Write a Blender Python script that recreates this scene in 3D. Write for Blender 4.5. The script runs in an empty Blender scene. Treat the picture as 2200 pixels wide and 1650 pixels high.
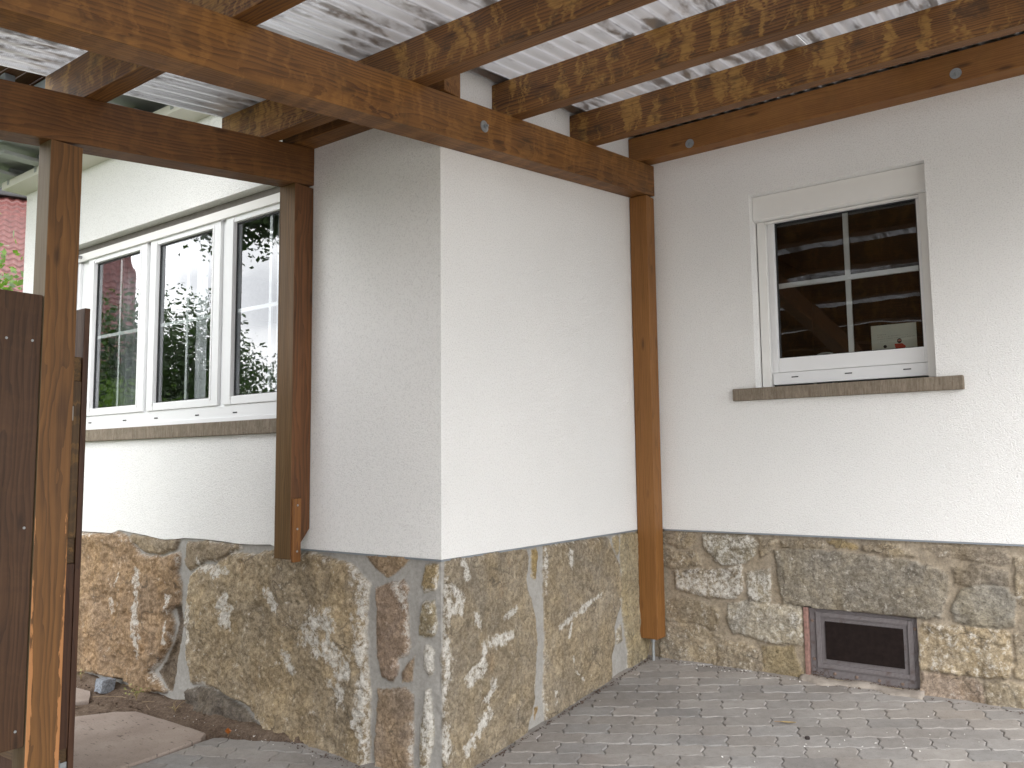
import bpy, bmesh, math, random
import numpy as np
from mathutils import Vector, Matrix
random.seed(7); RNG=np.random.RandomState(11)
R=math.radians
SC=bpy.context.scene
COL=SC.collection

# ------------------------------------------------------------------ camera, sky, sun, exposure
cam_d=bpy.data.cameras.new('camera'); cam=bpy.data.objects.new('camera',cam_d); COL.objects.link(cam)
cam_d.sensor_fit='HORIZONTAL'; cam_d.sensor_width=36.0; cam_d.lens=1768.9/2200*36
cam_d.clip_start=.05; cam_d.clip_end=500
rx=Vector((0.80651,0.591126,-0.010551)); ux=Vector((0.063819,-0.069302,0.995552)); fx=Vector((-0.587765,0.803597,0.093617))
cam.matrix_world=Matrix(((rx.x,ux.x,-fx.x,2.348),(rx.y,ux.y,-fx.y,-4.5772),(rx.z,ux.z,-fx.z,1.17),(0,0,0,1)))
SC.camera=cam
SUN_EL,SUN_ROT=R(38),R(126)
W=bpy.data.worlds.new('World'); SC.world=W; W.use_nodes=True
nt=W.node_tree; nt.nodes.clear()
out=nt.nodes.new('ShaderNodeOutputWorld'); bg=nt.nodes.new('ShaderNodeBackground'); bg.inputs[1].default_value=.13
sky=nt.nodes.new('ShaderNodeTexSky'); sky.sky_type='NISHITA'; sky.sun_disc=False; sky.sun_elevation=SUN_EL; sky.sun_rotation=SUN_ROT
tc=nt.nodes.new('ShaderNodeTexCoord'); mp=nt.nodes.new('ShaderNodeMapping'); mp.inputs['Scale'].default_value=(1,1,2.6)
nz=nt.nodes.new('ShaderNodeTexNoise'); nz.inputs['Scale'].default_value=2.3; nz.inputs['Detail'].default_value=7; nz.inputs['Roughness'].default_value=.55
cr=nt.nodes.new('ShaderNodeValToRGB'); cr.color_ramp.elements[0].position=.30; cr.color_ramp.elements[1].position=.46
nz2=nt.nodes.new('ShaderNodeTexNoise'); nz2.inputs['Scale'].default_value=5; nz2.inputs['Detail'].default_value=6
cr2=nt.nodes.new('ShaderNodeValToRGB'); cr2.color_ramp.elements[0].position=.3; cr2.color_ramp.elements[0].color=(5.2,5.3,5.5,1); cr2.color_ramp.elements[1].position=.62; cr2.color_ramp.elements[1].color=(9.6,9.55,9.45,1)
mx=nt.nodes.new('ShaderNodeMix'); mx.data_type='RGBA'
L=nt.links.new
L(tc.outputs['Generated'],mp.inputs[0]); L(mp.outputs[0],nz.inputs['Vector']); L(mp.outputs[0],nz2.inputs['Vector'])
L(nz.outputs[0],cr.inputs[0]); L(nz2.outputs[0],cr2.inputs[0]); L(cr.outputs[0],mx.inputs['Factor'])
L(sky.outputs[0],mx.inputs['A']); L(cr2.outputs[0],mx.inputs['B']); L(mx.outputs['Result'],bg.inputs[0]); L(bg.outputs[0],out.inputs[0])
sl=bpy.data.lights.new('sun','SUN'); sl.energy=.5; sl.angle=R(38); sl.color=(1,.985,.965)
so=bpy.data.objects.new('sun',sl); COL.objects.link(so)
# sky sun_rotation is measured clockwise from +Y
sd=Vector((math.sin(SUN_ROT)*math.cos(SUN_EL),math.cos(SUN_ROT)*math.cos(SUN_EL),math.sin(SUN_EL)))
so.rotation_euler=sd.to_track_quat('Z','Y').to_euler(); so.location=(3,-9,9)
SC.view_settings.view_transform='Standard'; SC.view_settings.look='None'; SC.view_settings.gamma=1
SC.view_settings.use_curve_mapping=False; SC.view_settings.exposure=2.0

# ------------------------------------------------------------------ helpers
def tag(o,label=None,cat=None,group=None,kind=None):
    if label: o['label']=label
    if cat: o['category']=cat
    if group: o['group']=group
    if kind: o['kind']=kind
    return o
def empty(name,loc,label=None,cat=None,group=None):
    o=bpy.data.objects.new(name,None); o.empty_display_size=.1; o.location=loc; COL.objects.link(o); tag(o,label,cat,group); return o
class MB:
    def __init__(s): s.v=[]; s.f=[]; s.m=[]; s.g=[]; s.cut=[]
    def add(s,vs,fs,mi=0,g=None):
        b=len(s.v); s.cut.append((b,len(s.f))); s.v+= [tuple(v) for v in vs]; s.f+=[tuple(b+i for i in f) for f in fs]; s.m+=[mi]*len(fs)
        s.g+= [tuple(v) for v in (g if g is not None else vs)]
        return s
    def box(s,x0,x1,y0,y1,z0,z1,bev=0,mi=0,fn=None):
        if bev<=0:
            vs=[(x,y,z) for x in (x0,x1) for y in (y0,y1) for z in (z0,z1)]
            fs=[(0,1,3,2),(4,6,7,5),(0,4,5,1),(2,3,7,6),(0,2,6,4),(1,5,7,3)]
        else:
            bm=bmesh.new(); bmesh.ops.create_cube(bm,size=1)
            for v in bm.verts: v.co=Vector(((x0+x1)/2+v.co.x*(x1-x0),(y0+y1)/2+v.co.y*(y1-y0),(z0+z1)/2+v.co.z*(z1-z0)))
            bmesh.ops.bevel(bm,geom=bm.edges[:],offset=bev,segments=2,affect='EDGES',profile=.6)
            bm.verts.index_update(); vs=[tuple(v.co) for v in bm.verts]; fs=[tuple(v.index for v in f.verts) for f in bm.faces]; bm.free()
        g=vs
        if fn: vs=[fn(*v) for v in vs]
        return s.add(vs,fs,mi,g)
    def prism(s,poly,a,b,ax='y',mi=0):
        # poly of 2-D points swept along axis ax from a to b
        n=len(poly)
        def P(p,t): return {'y':(p[0],t,p[1]),'x':(t,p[0],p[1]),'z':(p[0],p[1],t)}[ax]
        vs=[P(p,a) for p in poly]+[P(p,b) for p in poly]
        fs=[tuple(range(n))[::-1],tuple(range(n,2*n))]+[(i,(i+1)%n,n+(i+1)%n,n+i) for i in range(n)]
        return s.add(vs,fs,mi)
    def tube(s,pts,r,n=8,mi=0,caps=True):
        pts=[Vector(p) for p in pts]; rr=r if isinstance(r,(list,tuple)) else [r]*len(pts)
        vs=[]; fs=[]
        for i,p in enumerate(pts):
            t=(pts[min(i+1,len(pts)-1)]-pts[max(i-1,0)]).normalized()
            a=t.orthogonal().normalized() if abs(t.z)>.99 else t.cross(Vector((0,0,1))).normalized()
            b=t.cross(a)
            for k in range(n):
                th=2*math.pi*k/n; vs.append(p+(a*math.cos(th)+b*math.sin(th))*rr[i])
        for i in range(len(pts)-1):
            for k in range(n): fs.append((i*n+k,i*n+(k+1)%n,(i+1)*n+(k+1)%n,(i+1)*n+k))
        if caps: fs.append(tuple(range(n))[::-1]); fs.append(tuple((len(pts)-1)*n+k for k in range(n)))
        return s.add(vs,fs,mi)
    def each(s,name,mats,parent=None,per=1,**k):
        # one object for every piece that was added (per = adds that belong to one piece)
        obs=[]
        for i in range(0,len(s.cut),per):
            v0=s.cut[i][0]; f0=s.cut[i][1]; v1,f1=(s.cut[i+per] if i+per<len(s.cut) else (len(s.v),len(s.f)))
            q=MB(); q.v=s.v[v0:v1]; q.g=s.g[v0:v1]; q.f=[tuple(a-v0 for a in f) for f in s.f[f0:f1]]; q.m=s.m[f0:f1]
            obs.append(q.build(name,mats,parent,**k))
        return obs
    def build(s,name,mats,parent=None,smooth=False,origin=None,fixn=True):
        me=bpy.data.meshes.new(name)
        if not isinstance(mats,(list,tuple)): mats=[mats]
        V=np.array(s.v,float)
        if origin is None: o3=np.array([(V[:,0].min()+V[:,0].max())/2,(V[:,1].min()+V[:,1].max())/2,V[:,2].min()])
        else: o3=np.array(origin,float)
        me.from_pydata((V-o3).tolist(),[],s.f)
        for m in mats: me.materials.append(m)
        me.polygons.foreach_set('material_index',s.m)
        if smooth: me.polygons.foreach_set('use_smooth',[True]*len(s.f))
        at=me.attributes.new('gco','FLOAT_VECTOR','POINT'); at.data.foreach_set('vector',np.array(s.g,float).ravel())
        me.update()
        if fixn:
            bm=bmesh.new(); bm.from_mesh(me); bmesh.ops.recalc_face_normals(bm,faces=bm.faces); bm.to_mesh(me); bm.free()
        ob=bpy.data.objects.new(name,me); COL.objects.link(ob)
        if parent is not None:
            ob.parent=parent; bpy.context.view_layer.update()
            ob.matrix_parent_inverse=Matrix.Identity(4); ob.matrix_local=parent.matrix_world.inverted()@Matrix.Translation(o3)
        else: ob.location=o3
        return ob

# ---- materials
def newmat(name):
    m=bpy.data.materials.new(name); m.use_nodes=True; n=m.node_tree; n.nodes.clear(); return m,n
class NB:
    def __init__(s,n): s.n=n
    def node(s,t,**k):
        x=s.n.nodes.new(t)
        for a,b in k.items(): setattr(x,a,b)
        return x
    def l(s,a,b): s.n.links.new(a,b)
    def val(s,x,inp):
        if isinstance(x,(int,float,tuple)): inp.default_value=x
        else: s.l(x,inp)
    def math(s,op,a,b=0.0,c=0.0,clamp=False):
        x=s.node('ShaderNodeMath',operation=op,use_clamp=clamp); s.val(a,x.inputs[0]); s.val(b,x.inputs[1])
        if op in('MULTIPLY_ADD','COMPARE'): s.val(c,x.inputs[2])
        return x.outputs[0]
    def noise(s,vec,scale,detail=4,rough=.55,dist=0):
        x=s.node('ShaderNodeTexNoise'); s.l(vec,x.inputs['Vector']); x.inputs['Scale'].default_value=scale; x.inputs['Detail'].default_value=detail
        x.inputs['Roughness'].default_value=rough; x.inputs['Distortion'].default_value=dist; return x.outputs[0]
    def mapv(s,vec,scale=(1,1,1),loc=(0,0,0),rot=(0,0,0)):
        x=s.node('ShaderNodeMapping'); s.l(vec,x.inputs[0]); x.inputs['Scale'].default_value=scale; x.inputs['Location'].default_value=loc; x.inputs['Rotation'].default_value=rot; return x.outputs[0]
    def ramp(s,f,a,b,ca=(0,0,0,1),cb=(1,1,1,1)):
        x=s.node('ShaderNodeValToRGB'); s.l(f,x.inputs[0]); e=x.color_ramp.elements; e[0].position=a; e[1].position=b; e[0].color=ca; e[1].color=cb; return x.outputs[0]
    def mix(s,f,a,b,mode='MIX'):
        x=s.node('ShaderNodeMix',data_type='RGBA',blend_type=mode); s.val(f,x.inputs['Factor']); s.val(a,x.inputs['A']); s.val(b,x.inputs['B']); return x.outputs['Result']
    def attr(s,nm,o='Color'):
        x=s.node('ShaderNodeAttribute'); x.attribute_name=nm; return x.outputs[o]
    def bump(s,h,strength=.5,dist=.003,nrm=None):
        x=s.node('ShaderNodeBump'); x.inputs['Strength'].default_value=strength; x.inputs['Distance'].default_value=dist; s.l(h,x.inputs['Height'])
        if nrm is not None: s.l(nrm,x.inputs['Normal'])
        return x.outputs[0]
    def out(s,col,rough=.6,nrm=None,metal=0,spec=.5,sub=None):
        p=s.node('ShaderNodeBsdfPrincipled'); s.val(col,p.inputs['Base Color']); s.val(rough,p.inputs['Roughness']); p.inputs['Metallic'].default_value=metal
        p.inputs['Specular IOR Level'].default_value=spec
        if nrm is not None: s.l(nrm,p.inputs['Normal'])
        o=s.node('ShaderNodeOutputMaterial'); s.l(p.outputs[0],o.inputs[0]); return p
def c4(c): return (c[0],c[1],c[2],1)
def plain(name,c,rough=.5,metal=0,var=.12,scale=30,bump=0,spec=.5):
    m,n=newmat(name); b=NB(n); tcn=b.node('ShaderNodeTexCoord').outputs['Object']
    f=b.noise(tcn,scale,5,.6)
    col=b.mix(b.ramp(f,.3,.7),c4([x*(1-var) for x in c]),c4([min(1,x*(1+var)) for x in c]))
    nr=b.bump(f,.4,bump) if bump else None
    b.out(col,rough,nr,metal,spec); return m
def wood(name,light,dark,weather=0.0,yellow=(.36,.19,.045),black=(.045,.028,.014),knots=.5,rough=.55,ring=1.0,peel=0,grey=0,sides=False):
    m,n=newmat(name); b=NB(n); g=b.attr('gco','Vector'); oi=b.node('ShaderNodeObjectInfo').outputs['Random']
    off=b.node('ShaderNodeCombineXYZ'); b.l(b.math('MULTIPLY',oi,23.0),off.inputs[0]); b.l(b.math('MULTIPLY',oi,.05),off.inputs[1]); b.l(b.math('MULTIPLY',oi,.09),off.inputs[2])
    va=b.node('ShaderNodeVectorMath',operation='ADD'); b.l(g,va.inputs[0]); b.l(off.outputs[0],va.inputs[1]); p=va.outputs[0]
    # long wavy growth rings around an off-centre pith
    warp=b.node('ShaderNodeTexNoise'); b.l(b.mapv(p,(.9,5,5)),warp.inputs['Vector']); warp.inputs['Scale'].default_value=1.6; warp.inputs['Detail'].default_value=3
    wv=b.node('ShaderNodeVectorMath',operation='SCALE'); b.l(warp.outputs['Color'],wv.inputs[0]); wv.inputs['Scale'].default_value=.085
    wa=b.node('ShaderNodeVectorMath',operation='ADD'); b.l(b.mapv(p,(.02,1,1),(0,.02,.05)),wa.inputs[0]); b.l(wv.outputs[0],wa.inputs[1])
    wt=b.node('ShaderNodeTexWave',wave_type='RINGS',rings_direction='X',wave_profile='SAW'); b.l(wa.outputs[0],wt.inputs['Vector']); wt.inputs['Scale'].default_value=27; wt.inputs['Distortion'].default_value=1.2; wt.inputs['Detail'].default_value=2; wt.inputs['Detail Scale'].default_value=2
    rg=b.ramp(wt.outputs['Fac'],.35,.95)
    fib=b.noise(b.mapv(p,(2.2,95,95)),1.0,4,.7)
    blot=b.noise(b.mapv(p,(1.6,9,9)),1.0,4,.6)
    f=b.math('ADD',b.math('MULTIPLY',rg,.42*ring),b.math('MULTIPLY',b.ramp(fib,.35,.7),.38))
    f=b.math('ADD',f,b.math('MULTIPLY',b.ramp(blot,.35,.75),.42),clamp=True)
    col=b.mix(f,c4(light),c4(dark))
    if weather>0:
        zc=b.node('ShaderNodeSeparateXYZ'); b.l(p,zc.inputs[0])
        wob=b.noise(b.mapv(p,(5,70,70)),1,3,.65); wob2=b.noise(b.mapv(p,(5,9,9)),1,2,.6)
        sx=b.math('MULTIPLY_ADD',wob,.055,zc.outputs[0]); sx=b.math('MULTIPLY_ADD',wob2,.12,sx); cx=b.node('ShaderNodeCombineXYZ'); b.l(sx,cx.inputs[0])
        b.l(b.math('MULTIPLY',zc.outputs[2],.25),cx.inputs[2])
        if sides:
            ge=b.node('ShaderNodeNewGeometry'); gs=b.node('ShaderNodeSeparateXYZ'); b.l(ge.outputs['Normal'],gs.inputs[0])
            weather=b.math('MULTIPLY',b.math('LESS_THAN',b.math('ABSOLUTE',gs.outputs[2]),.5),weather)
        band=b.ramp(b.noise(cx.outputs[0],13.5,3,.7),.50,.575)
        fr=b.ramp(b.noise(b.mapv(p,(8,85,85)),1,3,.75),.36,.56)
        band=b.math('MULTIPLY',b.math('MULTIPLY',band,b.math('MULTIPLY_ADD',fr,.75,.25)),weather)
        col=b.mix(band,col,c4(yellow))
        dk=b.ramp(b.noise(b.mapv(p,(7,10,10),(3,1,2)),1,5,.68),.52,.63)
        fr2=b.ramp(b.noise(b.mapv(p,(5,110,110),(1,1,2)),1,3,.7),.36,.6)
        dk=b.math('MULTIPLY',b.math('MULTIPLY',dk,b.math('MULTIPLY_ADD',fr2,.55,.45)),weather)
        col=b.mix(dk,col,c4(black))
    if knots>0:
        vo=b.node('ShaderNodeTexVoronoi'); b.l(b.mapv(p,(3.1,11,11)),vo.inputs['Vector']); vo.inputs['Scale'].default_value=1.0; vo.inputs['Randomness'].default_value=1
        kn=b.ramp(vo.outputs['Distance'],.05,.16,(1,1,1,1),(0,0,0,1))
        col=b.mix(b.math('MULTIPLY',kn,knots),col,c4([x*.28 for x in dark]))
    if grey>0:
        gr=b.ramp(b.noise(b.mapv(p,(1.2,22,22),(5,5,5)),1,4,.6),.42,.62)
        col=b.mix(b.math('MULTIPLY',gr,grey),col,(.17,.13,.075,1))
    if peel>0:
        gs_=b.node('ShaderNodeSeparateXYZ'); b.l(g,gs_.inputs[0]); pm=b.noise(b.mapv(p,(6,40,40),(9,2,3)),1,5,.6)
        mr=b.node('ShaderNodeMapRange'); b.l(gs_.outputs[0],mr.inputs[0]); mr.inputs[1].default_value=.25; mr.inputs[2].default_value=1.9; mr.inputs[3].default_value=1; mr.inputs[4].default_value=.22
        ed=b.node('ShaderNodeMapRange'); b.l(b.math('ABSOLUTE',gs_.outputs[1]),ed.inputs[0]); ed.inputs[1].default_value=.020; ed.inputs[2].default_value=.060; ed.inputs[4].default_value=1
        pf=b.ramp(b.math('ADD',pm,b.math('MULTIPLY',b.math('MULTIPLY',ed.outputs[0],mr.outputs[0]),.62)),.93,.95)
        col=b.mix(b.math('MULTIPLY',pf,peel),col,(.44,.20,.075,1))
    hh=b.math('ADD',b.math('MULTIPLY',fib,.6),b.math('MULTIPLY',rg,-.4))
    b.out(col,b.math('MULTIPLY_ADD',fib,.25,rough-.12),b.bump(hh,.45,.0022),spec=.35)
    return m
M={}
M['beam_b']=wood('glazed_wood_beam',(.245,.108,.026),(.068,.027,.009),.30,knots=.6,yellow=(.40,.19,.05))
M['beam_a']=wood('dark_glazed_wood',(.180,.076,.021),(.055,.022,.008),.22,knots=.6,yellow=(.26,.12,.03))
M['rafter']=wood('weathered_rafter',(.25,.112,.028),(.060,.024,.009),.85,knots=.5,ring=1.35,yellow=(.35,.19,.048),black=(.050,.028,.013),sides=True)
M['ledger']=wood('glazed_ledger',(.30,.135,.036),(.15,.058,.016),.12,knots=.7)
M['post2']=wood('fresh_orange_post',(.29,.130,.036),(.15,.062,.016),0,knots=.6,ring=.8)
M['post1']=wood('red_brown_post',(.18,.075,.027),(.070,.030,.012),0,knots=.6)
M['post1f']=wood('olive_brown_post_face',(.17,.092,.032),(.065,.034,.012),0,knots=.5,grey=.12)
M['post0']=wood('peeling_post',(.225,.105,.032),(.085,.040,.015),0,knots=.6,peel=1)
M['post0g']=wood('greyed_post_face',(.165,.115,.062),(.085,.058,.030),0,knots=.5,grey=.7)
M['fence']=wood('fence_board_wood',(.092,.043,.019),(.036,.017,.008),.05,knots=.8,yellow=(.22,.11,.035),black=(.025,.014,.010))
M['gate']=wood('gate_board_wood',(.085,.038,.018),(.035,.015,.009),.0,knots=.5)
M['rail']=wood('rail_wood',(.11,.062,.025),(.045,.027,.013),.3)
M['batten']=wood('orange_batten',(.25,.105,.028),(.12,.047,.014),0,knots=.2)
M['galv']=plain('galvanised_steel',(.34,.36,.37),.5,.6,.18,60,.0006)
M['pvc']=plain('white_window_frame',(.80,.81,.82),.32,0,.015,8,spec=.45)
M['pvc2']=plain('off_white_shutter_box',(.79,.785,.765),.42,0,.02,6)
M['slot']=plain('dark_slot',(.03,.03,.032),.6)
M['gasket']=plain('black_gasket',(.02,.02,.022),.6)
def plaster():
    m,n=newmat('rough_white_plaster'); b=NB(n); t=b.node('ShaderNodeTexCoord').outputs['Object']
    a=b.noise(t,150,2,.6); vo=b.node('ShaderNodeTexVoronoi',feature='SMOOTH_F1'); b.l(t,vo.inputs['Vector']); vo.inputs['Scale'].default_value=190; vo.inputs['Smoothness'].default_value=.6
    c=b.noise(t,60,3,.6)
    h=b.math('ADD',b.math('MULTIPLY',a,.75),b.math('ADD',b.math('MULTIPLY',vo.outputs['Distance'],-.55),b.math('MULTIPLY',c,.3)))
    big=b.noise(t,1.3,4,.5)
    col=b.mix(b.ramp(big,.3,.75),(.80,.80,.79,1),(.845,.84,.825,1))
    col=b.mix(b.ramp(a,.25,.5),b.mix(1.0,col,(.80,.80,.80,1),'MULTIPLY'),col)
    b.out(col,.85,b.bump(h,.9,.0042),spec=.2); return m
M['plaster']=plaster()
def stone_mat():
    m,n=newmat('sandstone_and_mortar'); b=NB(n); t=b.node('ShaderNodeTexCoord').outputs['Object']
    base=b.mix(1.0,b.attr('col'),(.97,.965,.955,1),'MULTIPLY'); mo=b.attr('mort','Fac'); ef=b.attr('eff','Fac')
    n1=b.noise(t,6,6,.65); n2=b.noise(t,32,6,.75); n3=b.noise(t,105,4,.75); n4=b.noise(b.mapv(t,(1,1,1),(7,7,7)),48,7,.8)
    im=b.math('SUBTRACT',1.0,mo)
    # ochre / grey drifts inside each stone
    w1=b.ramp(b.noise(b.mapv(t,(1,1,.8),(4,4,4)),4.2,7,.66,.8),.38,.62)
    warm=b.mix(w1,b.mix(1.0,base,(1.05,.995,.87,1),'MULTIPLY'),b.mix(1.0,base,(.91,.92,.94,1),'MULTIPLY'))
    rust=b.ramp(b.noise(b.mapv(t,(1,1,.6),(9,2,4)),5.5,6,.66,.6),.60,.72)
    warm=b.mix(b.math('MULTIPLY',rust,.24),warm,(.30,.155,.055,1))
    col=b.mix(b.math('MULTIPLY',im,.85),base,warm)
    dk=b.ramp(n1,.34,.62,(.78,.77,.76,1),(1.08,1.08,1.07,1)); col=b.mix(b.math('MULTIPLY',im,.9),col,b.mix(1.0,col,dk,'MULTIPLY'))
    # mineral speckle: light grains and dark pits
    sp1=b.ramp(n4,.36,.64,(.52,.50,.48,1),(1.38,1.38,1.38,1)); col=b.mix(b.math('MULTIPLY_ADD',mo,-.55,.85),col,b.mix(1.0,col,sp1,'MULTIPLY'))
    pits=b.ramp(n3,.33,.47,(.42,.40,.38,1),(1,1,1,1)); col=b.mix(b.math('MULTIPLY_ADD',mo,-.7,.8),col,b.mix(1.0,col,pits,'MULTIPLY'))
    # broad cleavage patches and hairline cracks
    pt=b.ramp(b.noise(b.mapv(t,(1,1,1.2),(2,8,5)),13,5,.6,1.2),.40,.60,(.80,.79,.78,1),(1.10,1.10,1.09,1)); col=b.mix(b.math('MULTIPLY',im,.75),col,b.mix(1.0,col,pt,'MULTIPLY'))
    wpn=b.node('ShaderNodeTexNoise'); b.l(t,wpn.inputs['Vector']); wpn.inputs['Scale'].default_value=9; wpn.inputs['Detail'].default_value=5
    wps=b.node('ShaderNodeVectorMath',operation='SCALE'); b.l(wpn.outputs['Color'],wps.inputs[0]); wps.inputs['Scale'].default_value=.16
    wpa=b.node('ShaderNodeVectorMath',operation='ADD'); b.l(t,wpa.inputs[0]); b.l(wps.outputs[0],wpa.inputs[1])
    ck=b.node('ShaderNodeTexVoronoi',feature='DISTANCE_TO_EDGE'); b.l(wpa.outputs[0],ck.inputs['Vector']); ck.inputs['Scale'].default_value=5.5
    ckm=b.math('MULTIPLY',b.ramp(ck.outputs['Distance'],.006,.030,(1,1,1,1),(0,0,0,1)),b.ramp(b.noise(t,5,3,.6),.48,.60)); col=b.mix(b.math('MULTIPLY',b.math('MULTIPLY',ckm,im),.6),col,(.09,.075,.06,1))
    # whitish lime bloom where the attribute says salts have come out
    md=b.math('ADD',b.math('MULTIPLY',b.noise(b.mapv(t,(1,1,.75),(0,0,0),(0,.5,0)),20,9,.8,.5),.55),b.math('MULTIPLY',n4,.45))
    e=b.ramp(b.math('ADD',md,b.math('MULTIPLY',ef,.34)),.650,.74); e=b.math('MULTIPLY',e,im)
    bl=b.mix(b.ramp(n3,.3,.6),(.44,.42,.38,1),(.78,.76,.71,1)); col=b.mix(b.math('MULTIPLY',e,.85),col,bl)
    h=b.math('ADD',b.math('MULTIPLY',n2,.8),b.math('ADD',b.math('MULTIPLY',n3,.35),b.math('MULTIPLY',n4,.5)))
    bp_=b.node('ShaderNodeBump'); bp_.inputs['Distance'].default_value=.012; b.l(h,bp_.inputs['Height']); b.l(b.math('MULTIPLY_ADD',mo,-.7,.95),bp_.inputs['Strength'])
    b.out(col,.9,bp_.outputs[0],spec=.15); return m
M['stone']=stone_mat()
def sill_mat():
    m,n=newmat('combed_sandstone_sill'); b=NB(n); t=b.node('ShaderNodeTexCoord').outputs['Object']
    n1=b.noise(b.mapv(t,(150,40,14)),1,4,.7); n2=b.noise(t,22,6,.7); n3=b.noise(t,90,3,.7)
    col=b.mix(b.ramp(n2,.3,.7),(.27,.225,.175,1),(.40,.345,.275,1)); col=b.mix(b.math('MULTIPLY',b.ramp(n1,.35,.6),.5),b.mix(1.0,col,(.5,.48,.46,1),'MULTIPLY'),col)
    col=b.mix(b.ramp(n3,.62,.70),col,(.10,.09,.08,1))
    b.out(col,.9,b.bump(n1,.8,.004),spec=.15); return m
M['sill']=sill_mat()
def glass_mat(name,tint=(.93,.96,.95),extra=1.9,wav=.0004):
    m,n=newmat(name); b=NB(n); t=b.node('ShaderNodeTexCoord').outputs['Object']
    fr=b.node('ShaderNodeFresnel'); fr.inputs[0].default_value=1.5
    bn=b.bump(b.noise(t,3.2,2,.4),.3,wav*10)
    gl=b.node('ShaderNodeBsdfGlossy'); gl.inputs['Roughness'].default_value=0.0; gl.inputs['Color'].default_value=(.95,.97,1,1); b.l(bn,gl.inputs['Normal'])
    tr=b.node('ShaderNodeBsdfTransparent'); tr.inputs[0].default_value=c4(tint)
    ms=b.node('ShaderNodeMixShader'); b.l(b.math('MULTIPLY',fr.outputs[0],extra,clamp=True),ms.inputs[0]); b.l(tr.outputs[0],ms.inputs[1]); b.l(gl.outputs[0],ms.inputs[2])
    o=b.node('ShaderNodeOutputMaterial'); b.l(ms.outputs[0],o.inputs[0]); return m
M['glass']=glass_mat('window_glass',extra=3.2)
M['glass2']=glass_mat('small_window_glass',extra=3.3)
def sheet_mat():
    m,n=newmat('translucent_corrugated_sheet'); b=NB(n); t=b.attr('gco','Vector')
    # fine embossed dot pattern of the polycarbonate, laid along the sheet
    sp=b.node('ShaderNodeSeparateXYZ'); b.l(t,sp.inputs[0])
    u=b.math('MULTIPLY',sp.outputs[0],2*math.pi/.0085); v=b.math('MULTIPLY',sp.outputs[1],2*math.pi/.0145)
    dots=b.math('MULTIPLY',b.math('COSINE',b.math('ADD',u,v)),b.math('COSINE',b.math('SUBTRACT',u,v)))
    dm=b.ramp(dots,.35,.75)
    d1=b.noise(b.mapv(t,(13,3.0,1)),1,6,.66,.4); d2=b.noise(b.mapv(t,(1.5,1.1,1),(4,3,0)),1,3,.6); d3=b.noise(b.mapv(t,(90,40,1)),1,3,.7)
    dirt=b.ramp(b.math('ADD',b.math('ADD',b.math('MULTIPLY',d1,.6),b.math('MULTIPLY',d2,.35)),b.math('MULTIPLY',d3,.12)),.532,.600)
    # grime settles in the valleys of the profile
    val=b.math('MULTIPLY_ADD',b.math('COSINE',b.math('MULTIPLY',sp.outputs[0],2*math.pi/.076)),-.5,.5)
    val=b.math('MULTIPLY',b.math('MULTIPLY',val,val),b.ramp(b.noise(b.mapv(t,(4,1.2,1)),1,5,.6),.35,.7))
    col=b.mix(b.math('MULTIPLY',val,.30),(.44,.44,.445,1),(.27,.25,.23,1))
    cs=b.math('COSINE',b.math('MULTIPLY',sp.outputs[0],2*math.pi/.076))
    col=b.mix(b.math('MULTIPLY',b.ramp(cs,.90,.99),.45),col,(.20,.20,.235,1)); col=b.mix(b.math('MULTIPLY',b.ramp(b.math('MULTIPLY',cs,-1.0),.90,.99),.5),col,(.56,.56,.58,1))  # thin dark crests and bright troughs paint in the light through the bends
    col=b.mix(b.math('MULTIPLY',dirt,.86),col,(.045,.035,.025,1))
    tcol=b.mix(b.math('MULTIPLY',dm,.75),b.mix(1.0,col,(.66,.66,.67,1),'MULTIPLY'),b.mix(1.0,col,(1.15,1.15,1.15,1),'MULTIPLY'))
    tl=b.node('ShaderNodeBsdfTranslucent'); b.l(tcol,tl.inputs[0]); df=b.node('ShaderNodeBsdfDiffuse'); b.l(b.mix(1.0,col,(.65,.65,.66,1),'MULTIPLY'),df.inputs[0])
    tp=b.node('ShaderNodeBsdfTransparent'); b.l(tcol,tp.inputs[0])
    a=b.node('ShaderNodeMixShader'); a.inputs[0].default_value=.30; b.l(tl.outputs[0],a.inputs[1]); b.l(df.outputs[0],a.inputs[2])
    a2=b.node('ShaderNodeMixShader'); a2.inputs[0].default_value=.10; b.l(a.outputs[0],a2.inputs[1]); b.l(tp.outputs[0],a2.inputs[2])
    g=b.node('ShaderNodeBsdfGlossy'); g.inputs['Roughness'].default_value=.35
    fr=b.node('ShaderNodeFresnel'); fr.inputs[0].default_value=1.4
    a3=b.node('ShaderNodeMixShader'); b.l(b.math('MULTIPLY',fr.outputs[0],.5),a3.inputs[0]); b.l(a2.outputs[0],a3.inputs[1]); b.l(g.outputs[0],a3.inputs[2])
    o=b.node('ShaderNodeOutputMaterial'); b.l(a3.outputs[0],o.inputs[0]); return m
M['sheet']=sheet_mat()
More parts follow.
